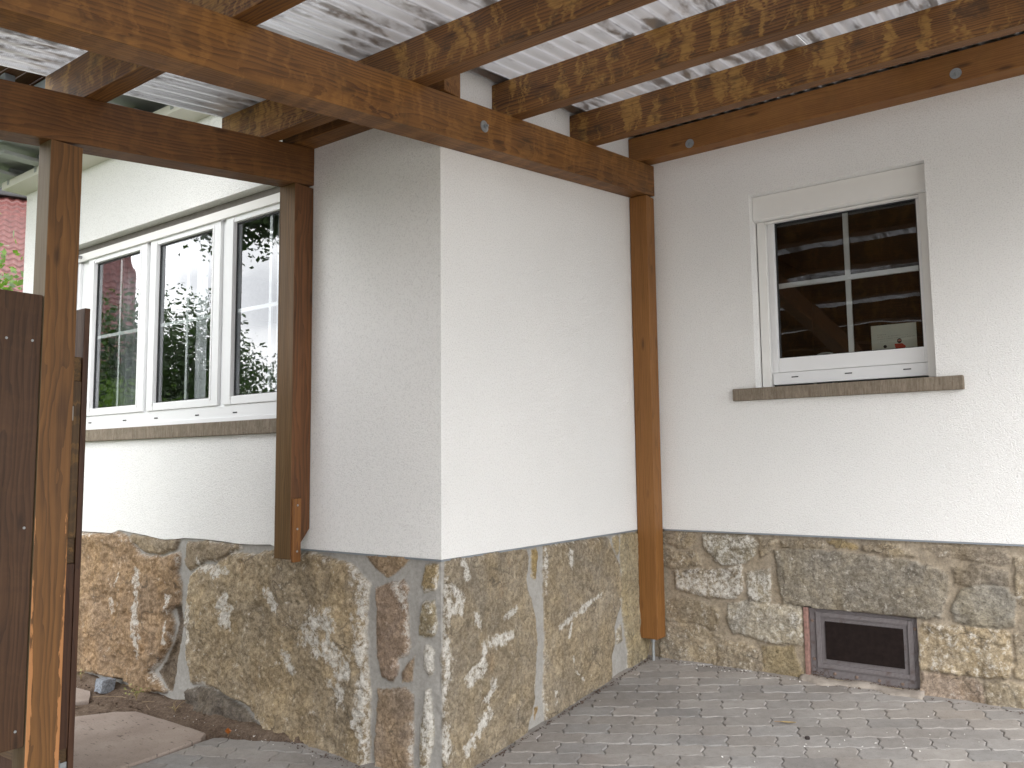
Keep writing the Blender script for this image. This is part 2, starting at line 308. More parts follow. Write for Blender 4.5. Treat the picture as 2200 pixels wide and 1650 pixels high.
def paver_mat():
    m,n=newmat('concrete_paver'); b=NB(n); t=b.node('ShaderNodeTexCoord').outputs['Object']; pc=b.attr('col')
    n1=b.noise(t,2.2,6,.65); n2=b.noise(t,26,5,.7); n3=b.noise(t,170,3,.7)
    col=b.mix(b.ramp(n1,.32,.68),b.mix(1.0,pc,(.80,.78,.77,1),'MULTIPLY'),b.mix(1.0,pc,(1.12,1.12,1.12,1),'MULTIPLY'))
    col=b.mix(b.ramp(n2,.3,.7),b.mix(1.0,col,(.86,.86,.86,1),'MULTIPLY'),b.mix(1.0,col,(1.06,1.06,1.06,1),'MULTIPLY'))
    red=b.ramp(b.noise(b.mapv(t,(1,1,1),(3,7,1)),2.6,5,.6),.60,.74); col=b.mix(b.math('MULTIPLY',red,.16),col,(.25,.17,.155,1))
    wh=b.ramp(b.noise(b.mapv(t,(1.5,5,1),(3,7,1),(0,0,.43)),5.5,6,.75),.66,.75); col=b.mix(b.math('MULTIPLY',wh,.4),col,(.5,.49,.47,1))
    pit=b.ramp(n3,.30,.42,(.62,.6,.58,1),(1,1,1,1)); col=b.mix(1.0,col,pit,'MULTIPLY')
    b.out(col,.88,b.bump(b.math('ADD',n2,n3),.45,.0022),spec=.2); return m
M['paver']=paver_mat()
M['bounce_ground']=plain('pale_bounce_ground',(.36,.34,.32),.9,0,.15,3,.003,.2)  # unseen ground made pale to bounce fill light under the roof
M['joint']=plain('joint_sand',(.15,.13,.11),.95,0,.35,60,.004,spec=.1)
def soil_mat():
    m,n=newmat('dry_soil'); b=NB(n); t=b.node('ShaderNodeTexCoord').outputs['Object']
    n1=b.noise(t,9,6,.7); n2=b.noise(t,70,6,.75)
    col=b.mix(b.ramp(n1,.3,.7),(.14,.098,.072,1),(.28,.215,.165,1)); col=b.mix(b.ramp(n2,.35,.62),b.mix(1.0,col,(.5,.47,.45,1),'MULTIPLY'),col)
    col=b.mix(b.ramp(b.noise(t,130,2,.5),.68,.74),col,(.40,.36,.31,1))
    b.out(col,.95,b.bump(b.math('ADD',n1,n2),1,.012),spec=.1); return m
M['soil']=soil_mat()
def slab_mat():
    m,n=newmat('worn_sandstone_slab'); b=NB(n); t=b.node('ShaderNodeTexCoord').outputs['Object']
    n1=b.noise(t,3,6,.6); n2=b.noise(b.mapv(t,(14,50,20),(0,0,0),(0,0,.3)),1,5,.7); n3=b.noise(t,120,3,.7)
    col=b.mix(b.ramp(n1,.3,.7),(.27,.215,.185,1),(.40,.335,.29,1)); col=b.mix(b.ramp(n2,.60,.68),col,(.13,.105,.09,1)); col=b.mix(b.ramp(n3,.3,.45),b.mix(1.0,col,(.72,.7,.7,1),'MULTIPLY'),col)
    b.out(col,.9,b.bump(b.math('ADD',n2,n3),.7,.003),spec=.2); return m
M['slab']=slab_mat()
def leaf_mat(name,a,bcol,tr=.35):
    m,n=newmat(name); b=NB(n); t=b.node('ShaderNodeTexCoord').outputs['Object']
    n1=b.noise(t,2.5,3,.6); n2=b.noise(t,21,2,.6)
    col=b.mix(b.ramp(n1,.35,.65),c4(a),c4(bcol)); col=b.mix(b.ramp(n2,.3,.7),b.mix(1.0,col,(.62,.66,.6,1),'MULTIPLY'),b.mix(1.0,col,(1.25,1.2,1.05,1),'MULTIPLY'))
    d=b.node('ShaderNodeBsdfPrincipled'); b.l(col,d.inputs['Base Color']); d.inputs['Roughness'].default_value=.45
    l=b.node('ShaderNodeBsdfTranslucent'); b.l(b.mix(1.0,col,(1.5,1.7,.6,1),'MULTIPLY'),l.inputs[0])
    ms=b.node('ShaderNodeMixShader'); ms.inputs[0].default_value=tr; b.l(d.outputs[0],ms.inputs[1]); b.l(l.outputs[0],ms.inputs[2])
    o=b.node('ShaderNodeOutputMaterial'); b.l(ms.outputs[0],o.inputs[0]); return m
M['leaf_d']=leaf_mat('dark_foliage',(.022,.050,.014),(.050,.095,.022))
M['leaf_l']=leaf_mat('fresh_foliage',(.050,.098,.020),(.11,.18,.038),.4)
M['bark']=plain('bark',(.10,.075,.055),.9,0,.4,25,.01)
M['tile']=plain('red_roof_tile',(.105,.034,.030),.5,0,.35,7,.004)
M['tiledark']=plain('dark_ridge_boards',(.035,.034,.036),.7)
M['render']=plain('pale_house_render',(.62,.58,.50),.9,0,.06,3)
M['soffit']=plain('cream_soffit',(.68,.66,.60),.7,0,.04,3)
M['greysoffit']=plain('grey_green_soffit',(.36,.38,.37),.6,0,.08,3)
M['gutter']=plain('zinc_eave_sheet',(.26,.29,.32),.45,.3,.1,5)
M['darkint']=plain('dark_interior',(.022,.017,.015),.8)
M['pale_int']=plain('pale_interior_wall',(.34,.34,.33),.8)
M['curtain']=plain('grey_curtain_cloth',(.30,.30,.33),.9,0,.1,12)
M['lace']=plain('white_curtain_cloth',(.72,.72,.76),.9,0,.05,12)
M['shedb']=wood('brown_soffit_boards',(.16,.075,.035),(.06,.028,.014),0,knots=.3)
M['shed']=wood('dark_shed_boards',(.060,.032,.020),(.026,.014,.010),0,knots=.3)

# stone outlines on the wall planes (distance along the wall, height) in metres
STONES_L={
'a1':[(-3.292,0.738),(-2.693,0.753),(-2.634,0.775),(-2.495,0.736),(-2.358,0.653),(-2.141,0.641),(-1.962,0.684),(-1.948,0.619),(-1.966,0.581),(-1.933,0.509),(-1.932,0.397),(-2.023,0.351),(-1.985,0.28),(-2.013,0.165),(-2.094,0.072),(-2.194,-0.007),(-2.017,-0.094),(-2.276,-0.133),(-2.444,-0.09),(-2.877,-0.106),(-3.218,-0.154)],
'a1b':[(-2.477,0.761),(-2.309,0.754),(-2.094,0.744),(-1.958,0.75),(-1.988,0.693),(-2.159,0.65),(-2.322,0.665),(-2.455,0.718)],
'a1c':[(-1.99,0.373),(-1.94,0.387),(-1.91,0.288),(-1.931,0.194),(-1.959,0.098),(-1.984,-0.088),(-2.017,-0.084),(-2.142,-0.0),(-2.068,0.066),(-1.989,0.187),(-1.96,0.283)],
'a1d':[(-1.891,0.744),(-1.706,0.753),(-1.425,0.758),(-1.381,0.734),(-1.467,0.703),(-1.585,0.651),(-1.701,0.644),(-1.803,0.601),(-1.867,0.587),(-1.911,0.64),(-1.897,0.697)],
'a2':[(-1.842,0.571),(-1.739,0.623),(-1.63,0.626),(-1.526,0.682),(-1.423,0.71),(-1.28,0.704),(-1.129,0.739),(-1.01,0.712),(-0.833,0.746),(-0.736,0.728),(-0.583,0.706),(-0.491,0.665),(-0.436,0.624),(-0.452,0.517),(-0.456,0.366),(-0.432,0.147),(-0.429,-0.218),(-0.516,-0.236),(-0.791,-0.217),(-0.988,-0.225),(-1.092,-0.196),(-1.187,-0.108),(-1.285,-0.058),(-1.485,-0.022),(-1.682,-0.008),(-1.807,-0.017),(-1.845,0.113),(-1.87,0.31),(-1.86,0.44)],
'a2b':[(-1.838,-0.048),(-1.666,-0.014),(-1.485,-0.03),(-1.312,-0.07),(-1.2,-0.126),(-1.119,-0.185),(-1.392,-0.235),(-1.538,-0.193),(-1.767,-0.189),(-1.849,-0.158)],
'b3':[(-0.476,0.762),(-0.21,0.777),(-0.2,0.737),(-0.24,0.698),(-0.282,0.68),(-0.324,0.655),(-0.388,0.688),(-0.442,0.722)],
'b4':[(-0.409,0.611),(-0.282,0.64),(-0.23,0.658),(-0.2,0.628),(-0.204,0.54),(-0.199,0.454),(-0.189,0.383),(-0.199,0.346),(-0.26,0.31),(-0.26,0.259),(-0.29,0.211),(-0.363,0.222),(-0.385,0.3),(-0.396,0.41),(-0.387,0.523)],
'b4b':[(-0.239,0.261),(-0.189,0.311),(-0.168,0.328),(-0.168,0.229),(-0.239,0.211)],
'b5':[(-0.385,0.161),(-0.229,0.191),(-0.173,0.172),(-0.168,-0.192),(-0.413,-0.244),(-0.394,0.006)],
'b6':[(-0.1,0.729),(-0.041,0.739),(-0.012,0.728),(-0.017,0.671),(-0.041,0.626),(-0.1,0.614),(-0.124,0.648),(-0.109,0.693)],
'b7':[(-0.109,0.57),(-0.041,0.583),(-0.032,0.486),(-0.042,0.435),(-0.09,0.423),(-0.134,0.432),(-0.129,0.511)],
'b8':[(-0.1,0.387),(-0.071,0.383),(-0.051,0.364),(-0.056,0.28),(-0.08,0.259),(-0.105,0.294),(-0.11,0.35)],
'b9':[(-0.1,0.204),(-0.071,0.215),(-0.062,0.133),(-0.052,0.031),(-0.066,-0.041),(-0.09,-0.134),(-0.129,-0.142),(-0.129,0.052),(-0.11,0.139)],
'c10':[(0.029,0.764),(0.132,0.765),(0.376,0.761),(0.633,0.753),(0.646,0.707),(0.63,0.58),(0.671,0.502),(0.705,0.408),(0.724,0.291),(0.699,0.135),(0.689,0.026),(0.629,-0.101),(0.614,-0.176),(0.478,-0.198),(0.313,-0.209),(0.216,-0.265),(0.004,-0.198),(0.005,0.005),(0.005,0.211),(0.001,0.349),(0.018,0.452),(0.018,0.592),(0.029,0.697)],
'c11':[(0.676,0.729),(0.721,0.738),(0.735,0.699),(0.717,0.586),(0.681,0.606)],
'c12':[(0.788,0.753),(0.953,0.747),(1.298,0.746),(1.448,0.733),(1.484,0.664),(1.568,0.56),(1.574,0.464),(1.548,0.334),(1.494,0.22),(1.5,0.154),(1.458,0.087),(1.451,-0.077),(1.338,-0.088),(1.09,-0.119),(0.788,-0.143),(0.763,0.041),(0.784,0.281),(0.788,0.445),(0.777,0.612)],
'c13':[(1.487,0.739),(1.557,0.739),(1.551,0.619),(1.494,0.672)],
'c14':[(1.577,0.743),(1.886,0.739),(1.888,0.587),(1.9,0.282),(1.904,0.082),(1.862,-0.069),(1.628,-0.078),(1.636,0.073),(1.6,0.174),(1.578,0.33),(1.577,0.521)],
'c14b':[(1.511,0.198),(1.564,0.246),(1.579,0.14),(1.509,0.133)],
'c15':[(0.688,-0.022),(0.724,-0.023),(0.687,-0.077)],
}
STONES_W={
'a':[(0.083,0.743),(0.312,0.742),(0.31,0.693),(0.278,0.652),(0.202,0.658),(0.082,0.692)],
'b':[(0.364,0.729),(0.629,0.736),(0.685,0.692),(0.663,0.626),(0.604,0.594),(0.523,0.569),(0.442,0.583),(0.373,0.667)],
'c':[(0.696,0.721),(0.8,0.716),(0.76,0.658),(0.711,0.628)],
'cc':[(0.08,0.651),(0.212,0.629),(0.319,0.625),(0.349,0.558),(0.176,0.527),(0.077,0.541)],
'd':[(0.186,0.509),(0.461,0.537),(0.583,0.564),(0.599,0.471),(0.556,0.392),(0.456,0.374),(0.194,0.41)],
'e':[(0.63,0.53),(0.746,0.547),(0.753,0.465),(0.75,0.391),(0.633,0.362),(0.622,0.435)],
'f':[(0.779,0.66),(0.946,0.678),(1.207,0.666),(1.45,0.646),(1.558,0.628),(1.63,0.583),(1.634,0.519),(1.59,0.384),(1.483,0.372),(1.235,0.378),(1.022,0.371),(0.906,0.378),(0.824,0.38),(0.81,0.488)],
'g':[(0.505,0.35),(0.615,0.37),(0.915,0.365),(0.911,0.173),(0.759,0.165),(0.646,0.179),(0.529,0.193),(0.497,0.275)],
'h':[(0.082,0.332),(0.246,0.356),(0.413,0.323),(0.452,0.27),(0.429,0.201),(0.285,0.224),(0.079,0.222)],
'i':[(0.078,0.193),(0.274,0.213),(0.448,0.165),(0.42,-0.036),(0.286,-0.035),(0.072,-0.005)],
'j':[(0.447,0.147),(0.605,0.128),(0.691,0.111),(0.694,-0.044),(0.42,-0.045)],
'k':[(0.692,0.138),(0.869,0.151),(0.876,0.098),(0.917,-0.003),(0.906,-0.058),(0.694,-0.052)],
'l':[(1.064,0.729),(1.201,0.726),(1.217,0.701),(1.123,0.697)],
'm':[(0.819,0.717),(1.046,0.728),(1.044,0.692),(0.827,0.681)],
'n':[(1.243,0.72),(1.391,0.727),(1.498,0.674),(1.403,0.668),(1.25,0.694)],
'o':[(1.531,0.718),(1.646,0.732),(1.889,0.721),(1.9,0.666),(1.788,0.659),(1.709,0.679),(1.605,0.68)],
'p':[(1.655,0.626),(1.794,0.651),(1.884,0.618),(1.887,0.562),(1.746,0.551),(1.665,0.554)],
'q':[(1.694,0.531),(1.782,0.551),(1.886,0.547),(1.912,0.51),(1.904,0.377),(1.834,0.362),(1.721,0.357),(1.656,0.374),(1.643,0.422),(1.669,0.48)],
'r':[(1.504,0.342),(1.587,0.343),(1.698,0.339),(1.834,0.353),(1.874,0.342),(1.881,0.227),(1.87,0.14),(1.721,0.119),(1.613,0.128),(1.493,0.128),(1.492,0.259)],
's':[(1.492,0.112),(1.612,0.112),(1.742,0.099),(1.76,0.055),(1.753,-0.087),(1.639,-0.083),(1.483,-0.069)],
't':[(1.77,0.095),(1.847,0.106),(1.961,0.092),(1.97,-0.102),(1.815,-0.092),(1.767,-0.077)],
'u':[(1.922,0.683),(2.03,0.682),(2.037,0.475),(1.93,0.473)],
'v':[(1.902,0.338),(2.029,0.337),(2.03,0.133),(1.897,0.136)],
}
TOPLINE=[(-3.113,0.751),(-2.693,0.756),(-2.615,0.778),(-2.498,0.771),(-2.309,0.759),(-2.129,0.743),(-2.009,0.75),(-1.924,0.761),(-1.73,0.764),(-1.559,0.76),(-1.41,0.754),(-1.268,0.757),(-1.13,0.765)]
VEINS=[(0.0238,[(0.035,0.597),(0.017,0.417),(0.03,0.31),(0.005,0.142),(0.021,-0.067)]),(0.0187,[(0.04,0.653),(0.13,0.576),(0.084,0.533)]),(0.0221,[(0.515,0.383),(0.37,0.339),(0.295,0.353),(0.27,0.276),(0.185,0.221)]),(0.017,[(0.342,0.172),(0.304,0.122)]),(0.0238,[(0.316,0.045),(0.242,-0.009),(0.148,-0.076)]),(0.0153,[(0.224,0.49),(0.259,0.433)]),(0.0136,[(0.132,0.758),(0.166,0.666)]),(0.0136,[(0.53,0.466),(0.449,0.44)]),(0.0136,[(1.322,0.431),(1.107,0.389),(0.909,0.326)]),(0.0204,[(1.018,0.732),(1.031,0.626)]),(0.0076,[(1.033,0.151),(1.047,0.08),(1.129,0.02)]),(0.0102,[(0.853,0.02),(0.852,-0.028)]),(0.0085,[(1.022,0.324),(1.003,0.259)]),(0.0085,[(0.799,0.735),(0.792,0.51)]),(0.0221,[(-2.371,0.553),(-2.358,0.339),(-2.324,0.071)]),(0.0136,[(-2.56,0.541),(-2.565,0.459)]),(0.011,[(-2.026,0.426),(-2.047,0.18)]),(0.0357,[(-0.47,0.652),(-0.456,0.292),(-0.463,-0.08)]),(0.0425,[(-0.695,0.447),(-0.875,0.357),(-0.577,0.238),(-0.633,0.116)]),(0.0374,[(-1.488,0.473),(-1.484,0.333)]),(0.0255,[(-1.739,0.623),(-1.523,0.602)]),(0.017,[(-1.138,0.537),(-1.069,0.459)]),(0.0136,[(-1.834,0.571),(-1.842,0.204)]),(0.0238,[(-1.012,0.253),(-0.947,0.18)]),(0.0119,[(-2.626,0.363),(-2.603,0.296)]),(0.0255,[(-0.25,0.638),(-0.229,0.552)]),(0.0187,[(-0.08,0.382),(-0.08,0.276)]),(0.017,[(-0.086,0.199),(-0.081,-0.077)])]
D=1.889; HP=.7565; S=.1264; ZB=2.8086; HB=.1924; XA=-.964; BW=.12
bt=lambda y:ZB+HB+S*y           # top of the sloping beams
bu=lambda y:ZB+S*y
def sm(t): t=np.clip(t,0,1); return t*t*(3-2*t)
_T=RNG.rand(512,512)
def vn(x,y):
    xi=np.floor(x).astype(int); yi=np.floor(y).astype(int); fx_=x-xi; fy=y-yi; fx_=fx_*fx_*(3-2*fx_); fy=fy*fy*(3-2*fy)
    a=_T[xi%512,yi%512]; b=_T[(xi+1)%512,yi%512]; c=_T[xi%512,(yi+1)%512]; d=_T[(xi+1)%512,(yi+1)%512]
    return (a*(1-fx_)+b*fx_)*(1-fy)+(c*(1-fx_)+d*fx_)*fy
def fbm(x,y,sc,oc=5,rough=.5,off=0):
    x=np.asarray(x,float)*sc+off*13.7; y=np.asarray(y,float)*sc+off*7.3; s=0; a=1; t=0
    for i in range(oc): s=s+a*vn(x,y); t+=a; a*=rough; x=x*2.03+11.3; y=y*2.03+5.7
    return s/t-.5
def gz(x,y):
    t=sm(-np.asarray(x,float)/1.27); y=np.asarray(y,float)
    return .09*y*(1-t)+(-.156+.03*(np.clip(y,-4,0)+2.3))*t

def timber(name,mats,parent,axis,x0,x1,y0,y1,z0,z1,bev=.004,shear=0,front=None,cut=None,origin=None):
    mb=MB(); r=random.uniform(0,9)
    sh=(lambda x,y,z:(x,y,z+shear*y))
    mb.box(x0,x1,y0,y1,z0,z1,bev)
    xc,yc,zc=(x0+x1)/2,(y0+y1)/2,(z0+z1)/2
    g=[]
    for (x,y,z) in mb.v:
        q={'x':(x,y-yc,z-zc),'y':(y,x-xc,z-zc),'z':(z,y-yc,x-xc)}[axis]; g.append((q[0]+(0 if name=='post' else r),q[1],q[2]))
    mb.g=g
    if cut: mb.v=[cut(*v) for v in mb.v]
    mb.v=[sh(*v) for v in mb.v]
    o=mb.build(name,mats,parent,origin=origin)
    if front:
        for p in o.data.polygons:
            if p.normal.y<-.6: p.material_index=1
    return o

# ================================================================== HOUSE
house=empty('house',(0,0,0),'white rendered house with a stepped corner and a rough sandstone base','house')
def wallgrid(mb,ax,us,zs,off,holes,bottom=None):
    # flat wall with rectangular openings; ax 'C' (y=-D), 'B' (x=0), 'W' (y=0), 'L' west end
    def P(u,z): return {'C':(u,-D+off,z),'B':(0-off,u,z),'W':(u,off,z),'L':(-4.06,u,z)}[ax]
    for i in range(len(us)-1):
        for j in range(len(zs)-1):
            uc,zc=(us[i]+us[i+1])/2,(zs[j]+zs[j+1])/2
            if any(h[0]<uc<h[1] and h[2]<zc<h[3] for h in holes): continue
            zb=[zs[j],zs[j]]
            if bottom and j==0: zb=[bottom(us[i]),bottom(us[i+1])]
            mb.add([P(us[i],zb[0]),P(us[i+1],zb[1]),P(us[i+1],zs[j+1]),P(us[i],zs[j+1])],[(0,1,2,3)])
def tl(u):
    xs=[p[0] for p in TOPLINE]; zs=[p[1] for p in TOPLINE]; return float(np.interp(u,xs,zs,left=.75,right=HP))
OA=(-3.42,-.92,1.40,2.665); OB=(.715,1.64,1.57,2.693)
mb=MB()
us=sorted(set([-4.06,OA[0],OA[1],0]+[round(x,3) for x in np.arange(-4,-1.1,.03)]))
us=[u for u in us]
wallgrid(mb,'C',us,[HP,OA[2],OA[3],3.18],0,[OA],tl)
wallgrid(mb,'B',[-D,0],[HP,3.9],0,[])
wallgrid(mb,'W',[0,OB[0],OB[1],6.5],[HP,OB[2],OB[3],3.9],0,[OB])
wallgrid(mb,'L',[-D,4],[-.4,3.18],0,[(-1.3,.4,1.2,2.5)])
# bottom lip of the render, a few millimetres deep, and the window reveals
for (a,b) in zip(us[:-1],us[1:]): mb.add([(a,-D,tl(a)),(b,-D,tl(b)),(b,-D+.05,tl(b)),(a,-D+.05,tl(a))],[(0,1,2,3)])
mb.add([(0,-D,HP),(0,0,HP),(-.05,0,HP),(-.05,-D,HP)],[(0,1,2,3)]); mb.add([(0,0,HP),(6.5,0,HP),(6.5,.05,HP),(0,.05,HP)],[(0,1,2,3)])
for (x0,x1,z0,z1),ya,yb in ((OA,-D,-1.74),(OB,0,.17)):
    for q in ([(x0,ya,z0),(x0,yb,z0),(x0,yb,z1),(x0,ya,z1)],[(x1,ya,z0),(x1,ya,z1),(x1,yb,z1),(x1,yb,z0)],[(x0,ya,z1),(x0,yb,z1),(x1,yb,z1),(x1,ya,z1)],[(x0,ya,z0),(x1,ya,z0),(x1,yb,z0),(x0,yb,z0)]):
        mb.add(q,[(0,1,2,3)])
mb.build('wall',M['plaster'],house,origin=(0,0,0),fixn=False)
# thin metal stop bead under the render
mb=MB(); mb.box(-1.1,.0025,-D-.0025,-D+.01,HP-.008,HP-.001); mb.box(-.01,.0026,-D+.0101,-.12,HP-.008,HP-.001); mb.box(.121,6.4,-.003,.01,HP-.009,HP-.001)
mb.build('render_bead',M['gutter'],house)

def inside(px,pz,poly):
    n=len(poly); dmin=np.full(px.shape,9.0); ins=np.zeros(px.shape,bool)
    for i in range(n):
        ax,az=poly[i]; bx,bz=poly[(i+1)%n]; ex,ez=bx-ax,bz-az; l2=ex*ex+ez*ez+1e-12
        t=np.clip(((px-ax)*ex+(pz-az)*ez)/l2,0,1); dmin=np.minimum(dmin,np.hypot(px-ax-t*ex,pz-az-t*ez))
        c=((az>pz)!=(bz>pz))&(px<(bx-ax)*(pz-az)/(bz-az+1e-12)+ax); ins^=c
    return np.where(ins,dmin,-dmin)
def stonefield(U,Z,stones,props,mortar,warp=.011,edge=.022,mh=-.012,meff=.1,edgeb=0,grow=0):
    wu=U+warp*2*fbm(U,Z,22,3,.6,1)+.5*warp*fbm(U,Z,60,2,.6,5); wz=Z+warp*2*fbm(U,Z,22,3,.6,2)+.5*warp*fbm(U,Z,60,2,.6,6)
    H=np.full(U.shape,mh)+.006*fbm(U,Z,30,3,.5,3)+.002*fbm(U,Z,120,2,.5,3); C=np.zeros(U.shape+(3,)); C[:]=mortar; Mo=np.ones(U.shape); E=np.full(U.shape,meff)
    C*= (1+.25*fbm(U,Z,9,4,.6,4))[...,None]
    for k,poly in stones.items():
        pr=props.get(k,props['*']); col,prot,rough,eff=pr
        xs=[p[0] for p in poly]; zs=[p[1] for p in poly]
        m=(wu>min(xs)-.01)&(wu<max(xs)+.01)&(wz>min(zs)-.01)&(wz<max(zs)+.01)
        if not m.any(): continue
        sd=inside(wu[m],wz[m],poly)+grow; g=sd>0
        seed=sum(ord(c)*3 for c in k)%97
        u,z=U[m][g],Z[m][g]; e=sm(sd[g]/edge)**.7
        big=fbm(u,z,5,4,.55,seed); fine=fbm(u,z,26,5,.62,seed+1); rid=np.abs(fbm(u,z,11,4,.6,seed+2))
        h=mh+(prot-mh)*e+rough*(1.6*big+.75*fine-1.1*rid)*e+.004*fbm(u,z,140,2,.6,seed)
        idx=np.argwhere(m); sel=tuple(idx[g].T)
        te=fbm(u+.04*fbm(u,z,8,3,.6,seed+9),z+.04*fbm(u,z,8,3,.6,seed+8),6.5,4,.55,seed+3)*9; fr_=te-np.floor(te); h=h+.16*rough*(np.floor(te)+sm(fr_/.22))*e
        H[sel]=h; Mo[sel]=1-sm(sd[g]/.006); E[sel]=eff
        if edgeb>0: E[sel]=np.clip(E[sel]*.45+edgeb*np.exp(-sd[g]/.016)*(.4+1.6*(fbm(u,z,6,3,.5,seed+7)+.3)),0,1)
        tn=(1+.5*fbm(u,z,3.5,3,.5,seed+4))[:,None]*np.array(col)[None]
        C[sel]=tn*(1-Mo[sel])[:,None]+C[sel]*Mo[sel][:,None]
    return H,C,Mo,E
def gridmesh(name,P,C,Mo,E,mat,parent,skip=None):
    nu,nz=P.shape[:2]; me=bpy.data.meshes.new(name)
    idx=np.arange(nu*nz).reshape(nu,nz); q=np.stack([idx[:-1,:-1],idx[1:,:-1],idx[1:,1:],idx[:-1,1:]],-1).reshape(-1,4)
    if skip is not None: q=q[~skip[:-1,:-1].reshape(-1)]
    me.vertices.add(nu*nz); me.vertices.foreach_set('co',P.reshape(-1).astype('f4'))
    me.loops.add(len(q)*4); me.loops.foreach_set('vertex_index',q.reshape(-1).astype('i4'))
    me.polygons.add(len(q)); me.polygons.foreach_set('loop_start',np.arange(0,len(q)*4,4,dtype='i4')); me.polygons.foreach_set('use_smooth',np.ones(len(q),bool))
    me.update(calc_edges=True); me.validate()
    a=me.attributes.new('col','FLOAT_COLOR','POINT'); a.data.foreach_set('color',np.concatenate([C,np.ones(C.shape[:2]+(1,))],-1).reshape(-1).astype('f4'))
    a=me.attributes.new('mort','FLOAT','POINT'); a.data.foreach_set('value',Mo.reshape(-1).astype('f4'))
    a=me.attributes.new('eff','FLOAT','POINT'); a.data.foreach_set('value',E.reshape(-1).astype('f4'))
    me.materials.append(mat); o=bpy.data.objects.new(name,me); COL.objects.link(o)
    if parent is not None: o.parent=parent
    return o
g_=(.335,.295,.245)
PL={'*':((.36,.29,.21),.006,.012,.5),
'a1':((.36,.26,.175),.03,.034,.55),'a1b':((.32,.27,.21),.018,.016,.3),'a1c':((.20,.165,.135),-.012,.03,.1),'a1d':((.34,.285,.22),.010,.014,.4),
'a2':((.415,.345,.25),.022,.026,.66),'a2b':((.215,.19,.165),.02,.03,.2),'b3':((.38,.29,.205),.003,.012,.4),'b4':((.37,.285,.225),.006,.016,.5),'b4b':((.38,.30,.23),.002,.008,.4),
'b5':((.36,.285,.22),.008,.018,.45),'b6':((.36,.29,.18),.006,.012,.6),'b7':((.33,.285,.20),.006,.012,.75),'b8':((.36,.32,.25),.004,.010,.9),'b9':((.34,.30,.22),.006,.012,.9),
'c10':((.365,.315,.245),.006,.013,.5),'c11':((.44,.34,.18),.002,.008,.3),'c12':((.36,.31,.24),.005,.013,.42),'c13':((.36,.31,.22),.002,.008,.4),'c14':((.41,.355,.25),.010,.012,.25),'c14b':((.36,.32,.25),.002,.008,.5),'c15':((.44,.32,.17),.002,.006,.3)}
us=np.concatenate([np.arange(-4.07,-2.2,.011),np.arange(-2.2,0,.0072),np.arange(0,D+.02,.0072)]); zs=np.arange(-.34,.80,.0072)
U,Z=np.meshgrid(us,zs,indexing='ij')
H,C,Mo,E=stonefield(U,Z,STONES_L,PL,(.355,.345,.325),warp=.010,edgeb=.40,grow=.004)
for wd,pl in VEINS:            # lime veins
    jw=.5*wd*fbm(U,Z,30,4,.6,40); d=np.full(U.shape,9.0)
    for (ax_,az),(bx,bz) in zip(pl[:-1],pl[1:]):
        ex,ez=bx-ax_,bz-az; tt=np.clip(((U-ax_)*ex+(Z-az)*ez)/(ex*ex+ez*ez+1e-9),0,1); d=np.minimum(d,np.hypot(U-ax_-tt*ex,Z-az-tt*ez))
    rag=fbm(U,Z,16,5,.65,41); E=np.maximum(E,np.clip(.86-(d+wd*4.2*rag)/wd*.34,0,.62)*(d<wd*3.2))
tlz=np.interp(U,[p[0] for p in TOPLINE],[p[1] for p in TOPLINE],left=.75,right=HP)
H=H-.06*sm((Z-tlz+.002)/.006)
# the foot of the left-hand boulders bulges into the bed
H=H+np.where(U<-.9,.05*sm((.05-Z)/.3)*(.6+1.2*fbm(U,Z,4,3,.5,9)),0)
w=sm((np.abs(U)*-1+.05)/.05); H=H+w*(.022*fbm(U*.2,Z,16,4,.6,51)-.002); X_=np.where(U<=0,U+H*w,H); Y_=np.where(U<=0,-D-H,-D+U-H*w)
gridmesh('stone_plinth',np.stack([X_,Y_,Z],-1),C,Mo,E,M['stone'],house)
# right-hand wall: smaller squared rubble, with a cellar window opening
rs=random.Random(3); SW=dict(STONES_W)
x=2.36
while x<6.2:
    z=-.1
    while z<.72:
        h=rs.uniform(.14,.24); xx=x+rs.uniform(-.05,.02); ww=rs.uniform(.28,.42)
        SW['z%d_%d'%(x*100,z*100)]=[(xx+rs.uniform(0,.02),z+.015),(xx+ww*.5,z+rs.uniform(0,.02)),(xx+ww,z+.02),(xx+ww+rs.uniform(-.02,.01),z+h-.02),(xx+ww*.4,z+h-rs.uniform(0,.02)),(xx+rs.uniform(0,.02),z+h-.02)]; z+=h+.004
    x+=.42
PW={'*':((.375,.325,.255),.002,.013,.34),'f':((.31,.285,.245),.004,.011,.30),'r':((.42,.35,.25),.008,.026,.4),'q':((.36,.34,.30),.003,.010,.2),'k':((.39,.335,.235),.002,.008,.2),'g':((.44,.41,.355),.004,.014,.42),'l':((.40,.32,.19),-.004,.004,.1),'s':((.40,.325,.265),.004,.014,.3),'d':((.39,.34,.27),.004,.014,.55),'e':((.38,.35,.30),.002,.010,.5),'b':((.37,.34,.28),.002,.014,.5),'t':((.37,.32,.245),.006,.014,.35),'p':((.30,.265,.22),.002,.020,.2),'o':((.35,.305,.25),.002,.016,.3)}
us=np.concatenate([np.arange(-.02,2.6,.0078),np.arange(2.6,6.4,.02)]); zs=np.arange(-.12,.7555,.0078); U,Z=np.meshgrid(us,zs,indexing='ij')
H,C,Mo,E=stonefield(U,Z,SW,PW,(.365,.315,.25),warp=.014,edge=.012,mh=-.0125,meff=.22,grow=.009); Mo=Mo*.55
H=H+.012*fbm(U,Z,14,4,.6,31)
sk=(U>.925)&(U<1.484)&(Z<.372-(U-.93)*.015)&(Z>.005)
gridmesh('stone_plinth',np.stack([U,-H,Z],-1),C,Mo,E,M['stone'],house,sk)
